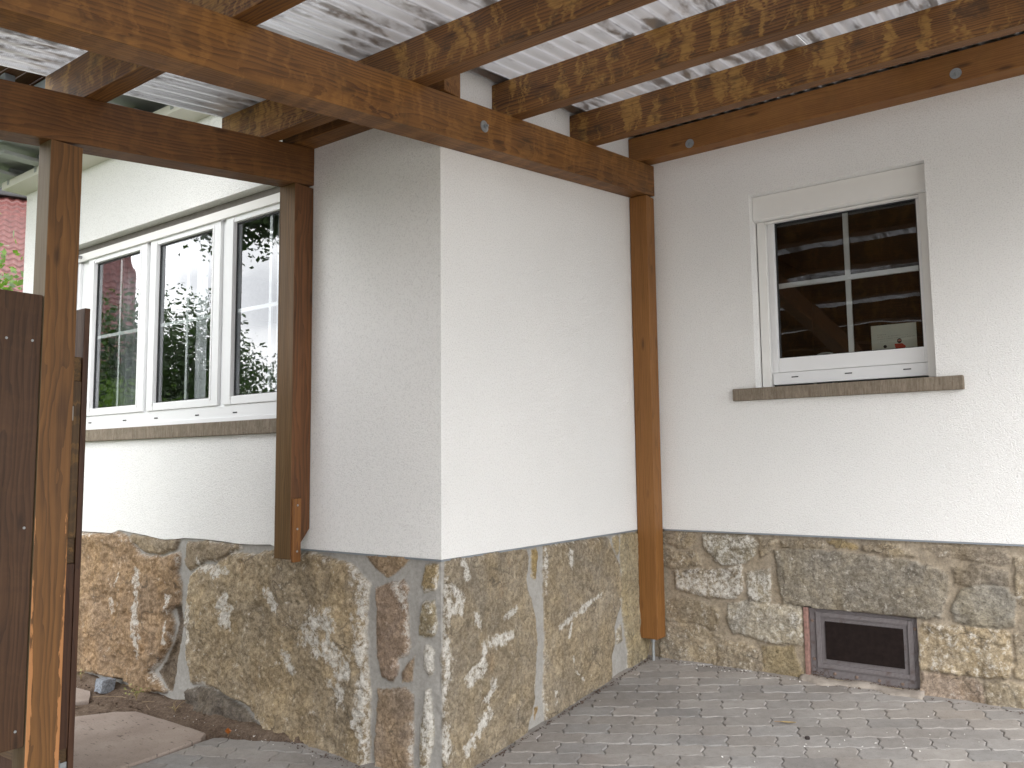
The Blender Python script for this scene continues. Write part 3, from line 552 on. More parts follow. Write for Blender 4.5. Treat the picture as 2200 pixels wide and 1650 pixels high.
# cellar window
mb=MB()
mb.add([(.925,.006,-.05),(.925,.16,-.05),(.925,.16,.40),(.925,.006,.40)],[(0,1,2,3)]); mb.add([(1.486,.006,-.05),(1.486,.16,-.05),(1.486,.16,.40),(1.486,.006,.40)],[(0,1,2,3)])
mb.add([(.925,.006,.378),(1.49,.006,.366),(1.49,.16,.366),(.925,.16,.378)],[(0,1,2,3)])
mb.build('cellar_reveal',plain('crumbly_reveal_mortar',(.28,.23,.20),.95,0,.3,40,.006),house)
M['mesh']=None
def screen_mat():
    m,n=newmat('wire_mesh_screen'); b=NB(n); t=b.node('ShaderNodeTexCoord').outputs['Object']; sp=b.node('ShaderNodeSeparateXYZ'); b.l(t,sp.inputs[0])
    k=2*math.pi/.0062
    d=b.math('MAXIMUM',b.math('SINE',b.math('MULTIPLY',sp.outputs[0],k)),b.math('SINE',b.math('MULTIPLY',sp.outputs[2],k)))
    n1=b.noise(t,14,5,.7); col=b.mix(b.ramp(d,-.2,.7),(.095,.080,.080,1),(.235,.215,.22,1)); col=b.mix(b.ramp(n1,.55,.75),col,(.11,.08,.07,1))
    b.out(col,.75,b.bump(d,.5,.002),.25); return m
M['mesh']=screen_mat()
cw=MB(); 
cw.box(.950,1.484,.030,.045,.010,.366,.002); o_cw=cw.build('cellar_window',M['mesh'],house)
fr=MB()
for (a,b,c,d) in ((.985,1.010,.060,.350),(1.438,1.462,.060,.350),(1.0101,1.4379,.327,.350),(1.0101,1.4379,.060,.083)): fr.box(a,b,.020,.0295,c,d,.002)
fr.build('frame',M['mesh'],o_cw)
pn=MB(); pn.box(1.032,1.416,.0235,.0292,.108,.304); pn.build('pane',plain('dark_brown_cellar_opening',(.016,.011,.010),.8,0,.3,30,0,.1),o_cw)
rv=MB()
for (x,z) in ((.965,.30),(.968,.10),(1.07,.035),(1.18,.033),(1.29,.031),(1.40,.030),(1.47,.31)):
    rv.tube([(x,.0299,z),(x,.025,z)],[.009,.006],10)
rv.each('rivet',plain('rusty_rivet',(.22,.16,.13),.7,.3,.3,60),o_cw)
rj=MB(); rj.box(.927,.949,-.002,.03,.0,.372,.004); rj.build('timber_jamb',plain('red_stained_timber_strip',(.26,.15,.125),.9,0,.35,50,.004),house)
# worn concrete threshold in front of it
mb=MB(); n=26
prof=lambda t:( -.055-.022*math.sin(t*9)+.012*math.sin(t*23), .012+.007*math.sin(t*13+1))
vs=[];fs=[]
for i in range(n+1):
    t=i/n; x=.905+t*.60; yf,zt=prof(t); g=float(gz(x,yf))-.02
    vs+=[(x,.05,g-.05),(x,.05,zt+.004),(x,.00,zt+.002),(x,yf+.02,zt-.003),(x,yf+.004,zt-.016),(x,yf,g-.05)]
for i in range(n):
    for k in range(5): fs.append((i*6+k,i*6+k+1,i*6+k+7,i*6+k+6))
fs+=[(0,1,2,3,4,5),tuple(n*6+k for k in (5,4,3,2,1,0))]
mb.add(vs,fs); mb.build('cellar_sill',plain('worn_grey_concrete',(.31,.275,.24),.95,0,.2,30,.006,.1),house,smooth=True)

# ---- stone window sills
def sill(x0,x1,yf,yb,z0,z1):
    mb=MB(); mb.box(x0,x1,yf,yb,z0,z1,.006); return mb.build('window_sill',M['sill'],house)
sill(-3.58,-.972,-D-.031,-1.80,1.326,1.401); sill(.588,1.762,-.031,.10,1.500,1.5695)
# ---- windows
def sash(parent,x0,x1,z0,z1,yf,wl,wr,wb,wt,yg,mx_,mz_,inner,mw=.022):
    mb=MB(); d=.055; b=.004
    mb.box(x0,x0+wl,yf,yf+d,z0,z1,b); mb.box(x1-wr,x1,yf,yf+d,z0,z1,b)
    mb.box(x0+wl+.0002,x1-wr-.0002,yf+.0015,yf+d,z0,z0+wb,b); mb.box(x0+wl+.0002,x1-wr-.0002,yf+.0015,yf+d,z1-wt,z1,b)
    # raised glazing bead
    gx0,gx1,gz0,gz1=x0+wl,x1-wr,z0+wb,z1-wt
    mb.box(gx0-.014,gx0,yf-.004,yf+.001,gz0-.014,gz1+.014,.0015); mb.box(gx1,gx1+.014,yf-.004,yf+.001,gz0-.014,gz1+.014,.0015)
    s=mb.build('sash',M['pvc'],parent)
    mb=MB(); 
    if mx_ is not None: mb.box(mx_-mw/2,mx_+mw/2,yg+.006,yg+.018,gz0,gz1)
    mb.box(gx0,gx1,yg+.0055,yg+.0175,mz_-mw/2,mz_+mw/2); mb.each('glazing_bar',M['pvc'],parent)
    mb=MB(); g=.009
    for a in ((gx0,gx0+g,gz0,gz1),(gx1-g,gx1,gz0,gz1),(gx0+g,gx1-g,gz0,gz0+g*.6),(gx0+g,gx1-g,gz1-g,gz1)): mb.box(a[0],a[1],yg-.006,yg-.001,a[2],a[3])
    mb.build('gasket',M['gasket'],parent)
    mb=MB(); mb.add([(gx0,yg,gz0),(gx1,yg,gz0),(gx1,yg,gz1),(gx0,yg,gz1)],[(0,1,2,3)]); mb.build('pane',inner,parent,fixn=False)
# big three-light window
mb=MB(); 
for (a,b) in ((-3.372,-3.232),(-2.497,-2.463),(-1.722,-1.678),(-.945,-.921)): mb.box(a,b,-1.806,-1.745,1.5001,2.664,.002)
mb.box(-3.372,-.921,-1.815,-1.745,1.408,1.4999,.003); mb.box(-3.372,-.921,-1.822,-1.8155,1.408,1.432,.002)
wa=mb.build('window',M['pvc'],house)
for (a,b,c,d) in ((-3.229,-2.501,-3.151,-2.577),(-2.459,-1.726,-2.387,-1.800),(-1.674,-.947,-1.602,-1.020)):
    sash(wa,a,b,1.5005,2.600,-1.826,c-a,b-d,.047,.065,-1.798,(c+d)/2,2.03,M['glass'])
mb=MB(); mb.box(-3.375,-.922,-1.842,-1.8265,2.566,2.618,.003); mb.build('shutter_slat',M['pvc2'],wa)
mb=MB(); mb.box(-3.418,-.9215,-1.822,-1.80,2.6185,2.6645); mb.build('shutter_slot',plain('brown_grey_shutter_gap',(.16,.145,.13),.8),wa)
mb=MB(); mb.box(-3.418,-3.376,-1.846,-1.79,1.402,2.618,.002); mb.box(-3.372,-3.345,-1.825,-1.8065,1.50,2.565,.002); mb.each('guide_rail',M['pvc'],wa)
mb=MB(); mb.tube([(-3.30,-1.842,2.595),(-3.30,-1.895,2.592)],.011,10); mb.build('shutter_stop',plain('grey_plastic',(.30,.30,.31),.5),wa)
mb=MB()
for x in (-3.155,-2.72,-2.36,-1.93,-1.57): mb.box(x-.018,x+.018,-1.8175,-1.8151,1.452,1.459)
mb.each('drain_slot',M['slot'],wa)
# small window
mb=MB(); mb.box(.776,1.60,.1225,.17,1.592,1.6595,.003); mb.box(.770,.7778,.1225,.17,1.66,2.56,.001); mb.box(.776,1.60,.1200,.1223,1.592,1.610,.001)
wb_=mb.build('window',M['pvc'],house)
sash(wb_,.779,1.612,1.661,2.575,.118,.033,.040,.082,.035,.150,1.203,2.168,M['glass2'],.028)
mb=MB(); mb.box(.722,.770,.098,.165,1.573,2.548,.003); mb.box(1.590,1.636,.088,.165,1.573,2.548,.003); mb.each('guide_rail',M['pvc2'],wb_)
mb=MB(); mb.prism([(.052,2.690),(.052,2.556),(.070,2.548),(.118,2.548),(.118,2.690)],.7175,1.6375,'x'); mb.build('shutter_box',M['pvc2'],wb_)
mb=MB(); mb.box(.775,1.588,.092,.108,2.532,2.5445,.001); mb.build('shutter_slat',M['pvc2'],wb_)
mb=MB(); mb.box(.724,.776,.0905,.097,2.5495,2.5535); mb.box(1.588,1.634,.080,.087,2.5495,2.5535); mb.each('shutter_slot',M['slot'],wb_)
mb=MB()
for x in (.90,1.19,1.485): mb.box(x-.019,x+.019,.1205,.1222,1.628,1.634)
mb.each('drain_slot',M['slot'],wb_)
mb=MB(); mb.box(.72,1.636,.172,.36,1.655,1.675,.003); mb.build('inner_sill',M['pale_int'],house)
# ---- rooms behind the windows
def room(x0,x1,y0,y1,z0,z1,mat,hole=None):
    mb=MB()
    mb.add([(x0,y0,z0),(x1,y0,z0),(x1,y1,z0),(x0,y1,z0),(x0,y0,z1),(x1,y0,z1),(x1,y1,z1),(x0,y1,z1)],[(0,1,2,3),(4,5,6,7),(1,2,6,5),(2,3,7,6)])
    if hole is None: mb.add([(x0,y0,z0),(x0,y1,z0),(x0,y1,z1),(x0,y0,z1)],[(0,1,2,3)])
    else:
        a,b,c,d=hole; yy=[y0,a,b,y1]; zz=[z0,c,d,z1]
        for i in range(3):
            for j in range(3):
                if i==1 and j==1: continue
                mb.add([(x0,yy[i],zz[j]),(x0,yy[i+1],zz[j]),(x0,yy[i+1],zz[j+1]),(x0,yy[i],zz[j+1])],[(0,1,2,3)])
    return mb.build('room',mat,house,fixn=False)
room(-4.05,-.10,-1.739,2.4,.6,2.9,M['pale_int'],(-1.3,.4,1.2,2.5))
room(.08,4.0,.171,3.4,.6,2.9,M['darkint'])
mb=MB()
for y in (-1.3,-.45,.36): mb.box(-4.055,-4.03,y,y+.04,1.2,2.5)
mb.box(-4.0545,-4.0305,-1.259,.399,1.2,1.26); mb.box(-4.0545,-4.0305,-1.259,.399,2.44,2.5); mb.build('side_window',M['pvc'],house)
# ---- eaves above the garden side
ea=MB(); ea.box(-4.10,0,-2.046,-D+.02,3.1805,3.20); ea.box(-4.10,0,-2.046,-2.03,3.2001,3.235); eo=ea.build('eave',M['soffit'],house)
rec=MB(); rec.box(-4.10,0,-1.95,-1.93,3.2001,3.31); rec.build('recess_shade',M['tiledark'],eo)  # dark board puts the shade of the open eave recess into colour
br=MB()
x=-3.98
while x<0: br.box(x,x+.10,-2.30,-1.951,3.2355,3.26,.003); br.box(x-.03,x-.002,-2.05,-1.951,3.2002,3.32); x+=.42
br.each('bracket',M['greysoffit'],eo)
up=MB(); up.box(-4.6,0,-2.34,-1.90,3.322,3.34); up.build('soffit_panel',M['greysoffit'],eo)
gt=MB(); gt.box(-4.6,0,-2.46,-2.345,3.27,3.30,.01); gt.box(-4.6,0,-2.47,-2.461,3.27,3.40); gt.box(-4.6,-4.585,-2.46,-1.9,3.20,3.42); gt.build('gutter',M['gutter'],eo)
sb=MB()
y=-2.345
while y>-3.02: sb.box(-4.7,-1.25,y-.082,y,3.46,3.478,.003); y-=.088
for o_ in sb.each('soffit_board',M['shedb'],eo): pass
dp=MB(); dp.box(-2.86,-2.80,-2.60,-2.54,3.30,3.455,.006); dp.box(-2.79,-2.73,-2.60,-2.54,3.30,3.455,.006); dp.each('downpipe',M['gutter'],eo)
rf=MB(); rf.prism([(-2.45,3.42),(-2.45,3.36),(.5,5.0),(4.5,3.9),(4.5,4.0),(.5,5.15)],-4.6,0,'x'); rf.prism([(-.55,3.93),(-.55,3.86),(4,6.2),(4,6.35)],0.001,6.6,'x'); rf.build('roof',M['tile'],house)

# ================================================================== CARPORT
cp=empty('carport',(-.3,-2.0,0),'brown glazed timber carport with a corrugated translucent roof against the white house','carport')
XR=3.45; YF=-6.55
bB=timber('beam',[M['beam_b']],cp,'y',.0015,BW,YF,-.0015,ZB,ZB+HB,.004,S)
bA=timber('beam',[M['beam_a']],cp,'y',XA,XA+BW,YF,-D-.0015,ZB,ZB+HB,.004,S)
bC=timber('beam',[M['beam_a']],cp,'y',XR-.3,XR-.18,YF,-.0015,ZB,ZB+HB,.004,S)
# posts
p2=timber('post',[M['post2']],cp,'z',.004,.1187,-.1187,-.012,.1255,ZB-.019,.004)
def cut1(x,y,z):
    if z<.85 and y>-1.95: return (x,y,z+.135)
    return (x,y,z)
p1=timber('post',[M['post1'],M['post1f']],cp,'z',XA,XA+BW,-D-BW,-D-.004,.7165,bu(-1.95)-.008,.004,front=True,cut=cut1)
p0=timber('post',[M['post0'],M['post0g']],cp,'z',-.942,XA+BW,-3.162,-3.042,-.25,bu(-3.1)-.007,.004,front=True)
for (x,y) in ((0,-6.5),(XA,-6.5),(XR-.3,-6.5),(XR-.3,-.13)): timber('post',[M['post1']],cp,'z',x,x+.12,y,y+.12,-.2,bu(y)-.004,.004)
# batten strip and screws on the short post
bt1=timber('batten',[M['batten']],cp,'z',XA+BW+.001,XA+BW+.016,-D-BW+.004,-D-BW+.052,.704,1.005,.005,origin=None)
mb=MB()
for z in (.972,.86,.755):
    x=XA+BW+.016; y=-D-BW+.029; mb.tube([(x,y,z),(x+.0025,y,z)],[.0055,.004],10)
mb.each('screw',M['galv'],bt1)
# post foot: threaded rod with nut and plate
mb=MB(); gf=float(gz(.06,-.07)); mb.tube([(.062,-.065,gf-.02),(.062,-.065,.126)],.0095,12); mb.tube([(.062,-.065,.098),(.062,-.065,.113)],.0135,6); mb.tube([(.062,-.065,.117),(.062,-.065,.1254)],.020,16)
mb.build('post_foot',M['galv'],cp)
# ledgers on the two house walls
lw=timber('ledger',[M['ledger']],cp,'x',.002,XR,-.1104,-.0015,3.0115,3.169,.004)
lc=timber('ledger',[M['beam_b']],cp,'x',XA+.002,BW-.0005,-2.0,-D-.0015,bt(-1.95)+.006,bt(-1.95)+.182,.004)
# rafters: long ones start over beam A, short ones butt against the wall
def mkraf(x0,y): return timber('rafter',[M['rafter']],cp,'x',x0,XR,y,y+.0944,ZB+HB+.0006,ZB+HB+.1848,.004,S)
r_s=mkraf(.0015,-1.5115); r_l=mkraf(-1.184,-2.2009)
bpy.context.view_layer.update()
def cpy(o,dy,par):
    c=o.copy(); COL.objects.link(c); c.parent=par; c.matrix_parent_inverse=o.matrix_parent_inverse.copy(); c.location=o.location+Vector((0,dy,S*dy)); return c
rafters=[r_s,r_l,cpy(r_s,.7107,cp)]
for y in (-3.046,-3.87,-4.66,-5.45,-6.25): rafters.append(cpy(r_l,y+2.2009,cp))
for r in rafters: r['group']='sloping roof rafters'
# coach bolts with big washers
def bolt(p,ax,par):
    mb=MB(); d=Vector(ax); p=Vector(p)
    mb.tube([p,p+d*.004],.0265,24); mb.tube([p+d*.004,p+d*.014],.0105,6); mb.tube([p+d*.014,p+d*.024],[.0062,.0052],10)
    return mb.build('bolt',M['galv'],par,smooth=False)
bolt((BW,-1.725,2.687),(1,0,0),bB)
bolt((.411,-.1104,3.043),(0,-1,0),lw); bolt((1.822,-.1104,3.058),(0,-1,0),lw); bolt((3.4,-.1104,3.05),(0,-1,0),lw)
# corrugated sheets
def sheet(x0,x1,ytop,dz,xcut=None):
    nx=int((x1-x0)/.0076); ys=np.concatenate([[YF-.1],np.arange(-6.4,ytop-.02,.25),[ytop]]); xs=np.linspace(x0,x1,nx)
    if xcut is not None: ys=np.sort(np.unique(np.append(ys,xcut)))
    vs=[];g=[]
    for y in ys:
        for x in xs:
            vs.append((x,y,3.1862+S*y+.0095+dz+.0090*math.cos(2*math.pi*x/.076))); g.append((x,y,0))
    n=len(xs); fs=[]
    for j in range(len(ys)-1):
        for i in range(n-1):
            if xcut is not None and xs[i]<0.002 and ys[j]>=xcut-1e-6: continue
            fs.append((j*n+i,j*n+i+1,(j+1)*n+i+1,(j+1)*n+i))
    mb=MB(); mb.add(vs,fs,0,g); return mb.build('roof_sheet',M['sheet'],cp,smooth=True)
sheet(-1.213,-.382,-D-.012,0)
sheet(-.3805,.453,-.02,.0018,-D-.012); sheet(.4545,1.289,-.02,0); sheet(1.2905,2.125,-.02,.0018); sheet(2.1265,2.961,-.02,0); sheet(2.9625,3.53,-.02,.0018)
def slopebox(name,x0,x1,y0,y1,dz,th,mat):
    mb=MB(); mb.box(x0,x1,y0,y1,0,th); mb.v=[(x,y,3.208+dz+S*y+z) for x,y,z in mb.v]; return mb.build(name,mat,cp)
slopebox('light_block_flashing',.001,.085,-D,-.15,.002,.004,M['gutter']); slopebox('light_block_flashing',.001,XR,-.149,-.001,.004,.004,M['gutter']); slopebox('light_block_flashing',-1.2,-.001,-D-.10,-D-.001,.002,.004,M['gutter'])  # unseen strips added above the sheet to block light and darken its ends

# ================================================================== FENCE AND GATE
fe=empty('fence',(-.9,-3.6,-.2),'dark brown vertical board fence left of the peeling front post','fence')
fx1=-.848; brd=[]
for i in range(9):
    y1=-3.166-i*.150; a=timber('board',[M['fence']],fe,'z',fx1-.024,fx1,y1-.146,y1,.180+.004*math.sin(i*3),1.806+.006*math.sin(i*2.1),.003); a['group']='fence boards'
    mb=MB()
    for z in (1.632,.240,1.0 if i%2 else .95):
        for dy in (-.118,-.030): mb.tube([(fx1-.001,y1+dy,z),(fx1+.002,y1+dy,z)],[.0055,.0045],8)
    mb.each('screw',M['galv'],a)
for z in (.20,.95,1.58): timber('rail',[M['rail']],fe,'y',fx1-.07,fx1-.0245,-4.52,-3.166,z,z+.09,.003)
for y in (-3.23,-3.33,-4.4): timber('fence_post',[M['rail']],fe,'z',fx1-.145,fx1-.071,y-.06,y,-.35,1.7,.003)
ga=empty('gate',(-.9,-3.0,-.15),'dark brown board gate standing open behind the peeling front post','gate')
for i in range(8):
    x1=-.897-i*.142; b_=timber('board',[M['gate']],ga,'z',x1-.138,x1,-2.985,-2.963,-.10,1.79,.003); b_['group']='gate boards'
for z in (.02,.80,1.50): timber('rail',[M['rail']],ga,'x',-2.0,-.907,-3.038,-2.9855,z,z+.095,.003)
timber('stile',[M['rail']],ga,'z',-.955,-.9075,-3.0375,-2.9858,-.08,.0195,.003)
timber('stile',[M['gate']],ga,'z',-.93,-.901,-3.0375,-2.9858,.116,.799,.002); timber('stile',[M['rail']],ga,'z',-.93,-.901,-3.0375,-2.9858,.896,1.499,.002)
mb=MB(); mb.tube([(-.888,-3.030,.0),(-.888,-3.030,.085)],.011,14); mb.tube([(-.888,-3.030,-.012),(-.888,-3.030,-.0005)],.014,14); mb.box(-.901,-.894,-3.06,-2.99,.015,.07,.001); mb.build('hinge',M['galv'],ga)
mb=MB(); mb.box(-.9005,-.891,-3.034,-3.016,1.345,1.40,.002); mb.build('latch',plain('pale_steel_latch',(.32,.30,.27),.5,.3),ga)

# ================================================================== GROUND
def sgrid(name,xs,ys,zf,mats,mif=None,kind='structure',smooth=True):
    n=len(ys); vs=[(x,y,zf(x,y)) for x in xs for y in ys]; mb=MB()
    fs=[];mi=[]
    for i in range(len(xs)-1):
        for j in range(n-1):
            fs.append((i*n+j,(i+1)*n+j,(i+1)*n+j+1,i*n+j+1)); mi.append(0 if mif is None else mif((xs[i]+xs[i+1])/2,(ys[j]+ys[j+1])/2))
    mb.add(vs,fs); mb.m=mi; o=mb.build(name,mats,None,smooth=smooth,origin=(0,0,0),fixn=False); o['kind']=kind; return o
def grass_mat():
    m,n=newmat('garden_lawn'); b=NB(n); t=b.node('ShaderNodeTexCoord').outputs['Object']; n1=b.noise(t,.6,6,.7); n2=b.noise(t,18,5,.7)
    col=b.mix(b.ramp(n1,.3,.7),(.05,.085,.02,1),(.10,.13,.035,1)); col=b.mix(b.ramp(n2,.3,.7),b.mix(1.0,col,(.6,.6,.6,1),'MULTIPLY'),col); b.out(col,.9,b.bump(n2,1,.03)); return m
M['grass']=grass_mat()
xs=[-220,-90,-40,-20,-10,-6]+list(np.round(np.arange(-4.4,5.61,.2),3))+[8,20,60,220]; ys=[-220,-60,-25,-12]+list(np.round(np.arange(-8.2,1.01,.2),3))+[6,20,60,220]
sgrid('ground',xs,ys,lambda x,y: float(gz(max(-4.4,min(5.6,x)),max(-8.2,min(.4,y))))-.040-(.05 if abs(x)>50 or abs(y)>50 else 0),[M['joint'],M['grass'],M['bounce_ground']],lambda x,y:0 if (-1.4<x<5.1 and -6.3<y<.4) else (2 if (-1.4<x<60 and -25<y<.4) else 1))
def soilz(x,y):
    z=float(gz(x,y))-.010+.030*float(fbm(x,y,7,5,.6,3))+.012*float(fbm(x,y,45,3,.6,4))+.035*float(sm((y+2.05)/.16))
    # sinks away under the pavers to the right
    z-=.10*float(sm((x+1.30+.9*max(0,-2.02-y)*1.5-.45*float(sm((y+2.03)/.14)))/.10))
    return z
sgrid('soil_bed',list(np.arange(-4.6,-.70,.022)),list(np.arange(-2.62,-1.80,.022)),soilz,[M['soil']])
# stone slabs
def slab(poly,z,name='slab_path'):
    n=len(poly); c=np.mean(poly,0); P=[]
    for i in range(n):           # roughen the outline
        a,b=np.array(poly[i]),np.array(poly[(i+1)%n]); k=max(1,int(np.linalg.norm(b-a)/.05))
        for j in range(k):
            p=a+(b-a)*j/k; d=.014*np.array([float(fbm(p[0],p[1],12,3,.6,5)),float(fbm(p[0],p[1],12,3,.6,6))]); P.append(tuple(p+d))
    vs=[];m=len(P)
    for q,(s,zz) in enumerate(((1,z-.06),(1,z-.008),(.994,z))): vs+=[(c[0]+(p[0]-c[0])*s,c[1]+(p[1]-c[1])*s,zz) for p in P]
    fs=[(q*m+i,q*m+(i+1)%m,(q+1)*m+(i+1)%m,(q+1)*m+i) for q in range(2) for i in range(m)]+[tuple(2*m+i for i in range(m))]
    mb=MB(); mb.add(vs,fs); o=mb.build(name,M['slab'],None); o['kind']='structure'; return o
slab([(-1.282,-2.40),(-1.318,-2.144),(-1.37,-2.082),(-1.69,-2.076),(-2.01,-2.085),(-2.10,-2.15),(-2.20,-2.33),(-2.6,-2.55),(-2.65,-4.4),(-1.29,-4.4),(-1.28,-2.56)],-.150)
slab([(-2.42,-2.13),(-2.60,-2.03),(-3.3,-2.06),(-3.5,-2.6),(-2.75,-2.62),(-2.50,-2.28)],-.146)
# interlocking concrete pavers, one mesh: stepped short joints, gently wavy long joints
LP,WP=.2136,.1085; ang=R(24.9); ea_=np.array([math.cos(ang),math.sin(ang)]); eb=np.array([math.sin(ang),-math.cos(ang)]); O=np.array([.114,-.856])
def longoff(a):
    t=(a/(LP/2))%1.0; return .0058*(math.sin(2*math.pi*t)+.25*math.sin(4*math.pi*t+.6))
ZJ=[(0,0),(.26,.0062),(.62,-.0105),(.86,.0),(1,.001)]
vs=[];fs=[];cols=[]; rp=random.Random(5)
for k in range(-24,56):
    for j in range(-34,34):
        a0=(j+(.5 if k%2 else 0))*LP; cen=O+ea_*(a0+LP/2)+eb*((k-.5)*WP)
        if not(-1.35<cen[0]<5.2 and -6.4<cen[1]<.16): continue
        if cen[0]<-.12 and cen[1]>-1.80: continue
        if cen[0]<-.95 and cen[1]>-2.02: continue
        g=.0011
        ring=[]
        for i in range(9): a=a0+LP*i/8; ring.append((a,(k-1)*WP+longoff(a)))
        ring+= [(a0+LP+o,(k-1)*WP+longoff(a0+LP)*(1-t)+longoff(a0+LP)*t+WP*t) for t,o in ZJ[1:-1]]
        for i in range(8,-1,-1): a=a0+LP*i/8; ring.append((a,k*WP+longoff(a)))
        ring+= [(a0+o,(k-1)*WP+longoff(a0)+WP*t) for t,o in ZJ[-2:0:-1]]
        pts=[tuple(O+ea_*a+eb*b) for a,b in ring]
        if min(p[0] for p in pts)<-1.29:   # cut along the slab
            o2=[]
            for i in range(len(pts)):
                p,q=pts[i],pts[(i+1)%len(pts)]
                if p[0]>=-1.275: o2.append(p)
                if (p[0]>=-1.275)!=(q[0]>=-1.275): t=(-1.275-p[0])/(q[0]-p[0]); o2.append((-1.275,p[1]+t*(q[1]-p[1])))
            pts=o2
            if len(pts)<4: continue
        P=np.array(pts); c=P.mean(0); z0=float(gz(c[0],c[1])); gx=(float(gz(c[0]+.05,c[1]))-z0)/.05; gy=(float(gz(c[0],c[1]+.05))-z0)/.05
        dz=rp.gauss(0,.0012); tx,ty=rp.gauss(0,.006),rp.gauss(0,.006)
        m=len(P); b0=len(vs); nrm=P-c; ln=np.linalg.norm(nrm,axis=1,keepdims=True)
        for ins,zz in ((g,-.035),(g,-.0045),(g+.0022,-.0012),(g+.0048,0)):
            q=P-nrm/ln*ins*1.3
            for x,y in q: vs.append((x,y,z0+gx*(x-c[0])+gy*(y-c[1])+dz+tx*(x-c[0])+ty*(y-c[1])+zz))
        fn=[(b0+r*m+i,b0+r*m+(i+1)%m,b0+(r+1)*m+(i+1)%m,b0+(r+1)*m+i) for r in range(3) for i in range(m)]+[tuple(b0+3*m+i for i in range(m))]
        fs+=fn; v=.300*(1+rp.gauss(0,.075)); wm=rp.gauss(0,.012); col=(v*(1.01+wm),v*.958,v*(.908-wm),1); cols+=[col]*(4*m)
mb=MB(); mb.add(vs,fs); pav=mb.build('paving',M['paver'],None,origin=(0,0,0)); pav['kind']='structure'
a=pav.data.attributes.new('col','FLOAT_COLOR','POINT'); a.data.foreach_set('color',np.array(cols,'f4').ravel())

# ================================================================== SMALL THINGS
def rock(name,c,size,mat,seed=0,sq=1.0):
    bm=bmesh.new(); bmesh.ops.create_cube(bm,size=1); bmesh.ops.subdivide_edges(bm,edges=bm.edges[:],cuts=3,use_grid_fill=True)
    rr=random.Random(seed)
    for v in bm.verts:
        n=v.co.normalized()*.62; v.co=v.co*sq+n*(1-sq); v.co*=1+rr.uniform(-.07,.07)
        v.co=Vector((v.co.x*size[0],v.co.y*size[1],v.co.z*size[2]))
    bmesh.ops.rotate(bm,verts=bm.verts,cent=(0,0,0),matrix=Matrix.Rotation(seed*1.3+.5,3,'Z')@Matrix.Rotation(.12,3,'X'))
    vs=[tuple(v.co+Vector(c)) for v in bm.verts]; bm.verts.index_update(); fs=[tuple(v.index for v in f.verts) for f in bm.faces]; bm.free()
    mb=MB(); mb.add(vs,fs); return mb.build(name,mat)
gran=plain('speckled_granite',(.23,.25,.28),.8,0,.55,90,.004)
tag(rock('cobblestone',(-2.51,-1.995,-.108),(.085,.08,.075),gran,2,.86),'small grey granite cobblestone lying on the soil beside the stone base','cobblestone')
def leaf(name,c,L_,Wd,rot,col,curl=.25,lab='',seed=1):
    vs=[];fs=[];n=8
    for i in range(n+1):
        t=i/n; w=Wd*math.sin(math.pi*min(1,t*1.02))**.8*(1-.25*t)
        for s in (-1,-.5,0,.5,1):
            x=(t-.5)*L_; y=s*w/2; z=curl*L_*(abs(s)**1.6*.45+(t-.5)**2*1.1)+.003
            vs.append((x,y,z))
    for i in range(n):
        for k in range(4): fs.append((i*5+k,i*5+k+1,i*5+k+6,i*5+k+5))
    Rm=Matrix.Rotation(rot,3,'Z'); vs=[Vector(c)+Rm@Vector(v) for v in vs]
    mb=MB(); mb.add(vs,fs); o=mb.build(name,plain(name+'_colour',col,.5,0,.4,120),smooth=True)
    st=MB(); st.tube([Vector(c)+Rm@Vector((-.5*L_,0,.004+curl*L_*.27)),Vector(c)+Rm@Vector((-.85*L_,.005,.004))],.0012,5); st.build('leaf_stalk',plain('leaf_stalk',(.30,.16,.05),.7),o)
    tag(o,lab,'leaf'); return o
def G(x,y,dz=0): return (x,y,float(gz(x,y))+dz)
leaf('fallen_leaf',G(-1.245,-2.045,.006),.055,.036,R(150),(.40,.13,.025),.5,'curled orange brown leaf at the corner where slab, soil and pavers meet')
leaf('fallen_leaf',G(1.035,-.64,.004),.070,.020,R(25),(.33,.24,.10),.1,'flat yellowish dry leaf lying on the grey pavers in front of the cellar window')
tag(rock('pine_cone',G(1.16,-.765,.006),(.018,.016,.014),plain('black_scale',(.03,.022,.02),.9),5,.4),'tiny black cone lying on a paver joint below the yellowish leaf','cone')
# dry weeds against the foot of the left wall
def weed(c,lab,seed,h=.10,leafy=.5,n=7):
    rr=random.Random(seed); r=empty('weed',c,lab,'weed','dry weeds along the wall foot')
    mb=MB(); lv=MB()
    for i in range(n):
        a=rr.uniform(0,6.28); hh=h*rr.uniform(.5,1.2); p=[Vector(c)]
        for k in range(5):
            p.append(p[-1]+Vector((math.cos(a)*hh*.16*(k+.5)*.55,math.sin(a)*hh*.16*(k+.5)*.4,hh*.22*(1-.22*k)))); a+=rr.uniform(-.7,.7)
        mb.tube(p,[.0016,.0014,.0012,.001,.0009,.0006],5)
        for q in p[2:]:
            if rr.random()<leafy:
                d=Vector((rr.uniform(-1,1),rr.uniform(-1,1),rr.uniform(-.3,.8))).normalized()*rr.uniform(.012,.03); s=d.orthogonal().normalized()*.006
                lv.add([q,q+d*.5+s,q+d,q+d*.5-s],[(0,1,2,3)])
    mb.build('stem',plain('dry_stem',(.34,.25,.13),.8),r,origin=c)
    if lv.v: lv.build('foliage',plain('yellow_green_weed',(.26,.26,.09),.7,0,.4,60),r,origin=c,fixn=False)
weed((-2.16,-2.0,float(gz(-2.16,-2.0))+.01),'yellow green weed tuft at the foot of the boulders right of the granite cobblestone',3,.10,.9,9)
weed((-2.84,-1.97,float(gz(-2.84,-1.97))+.02),'thin dry weed stalks left of the granite cobblestone',8,.07,.35,6)
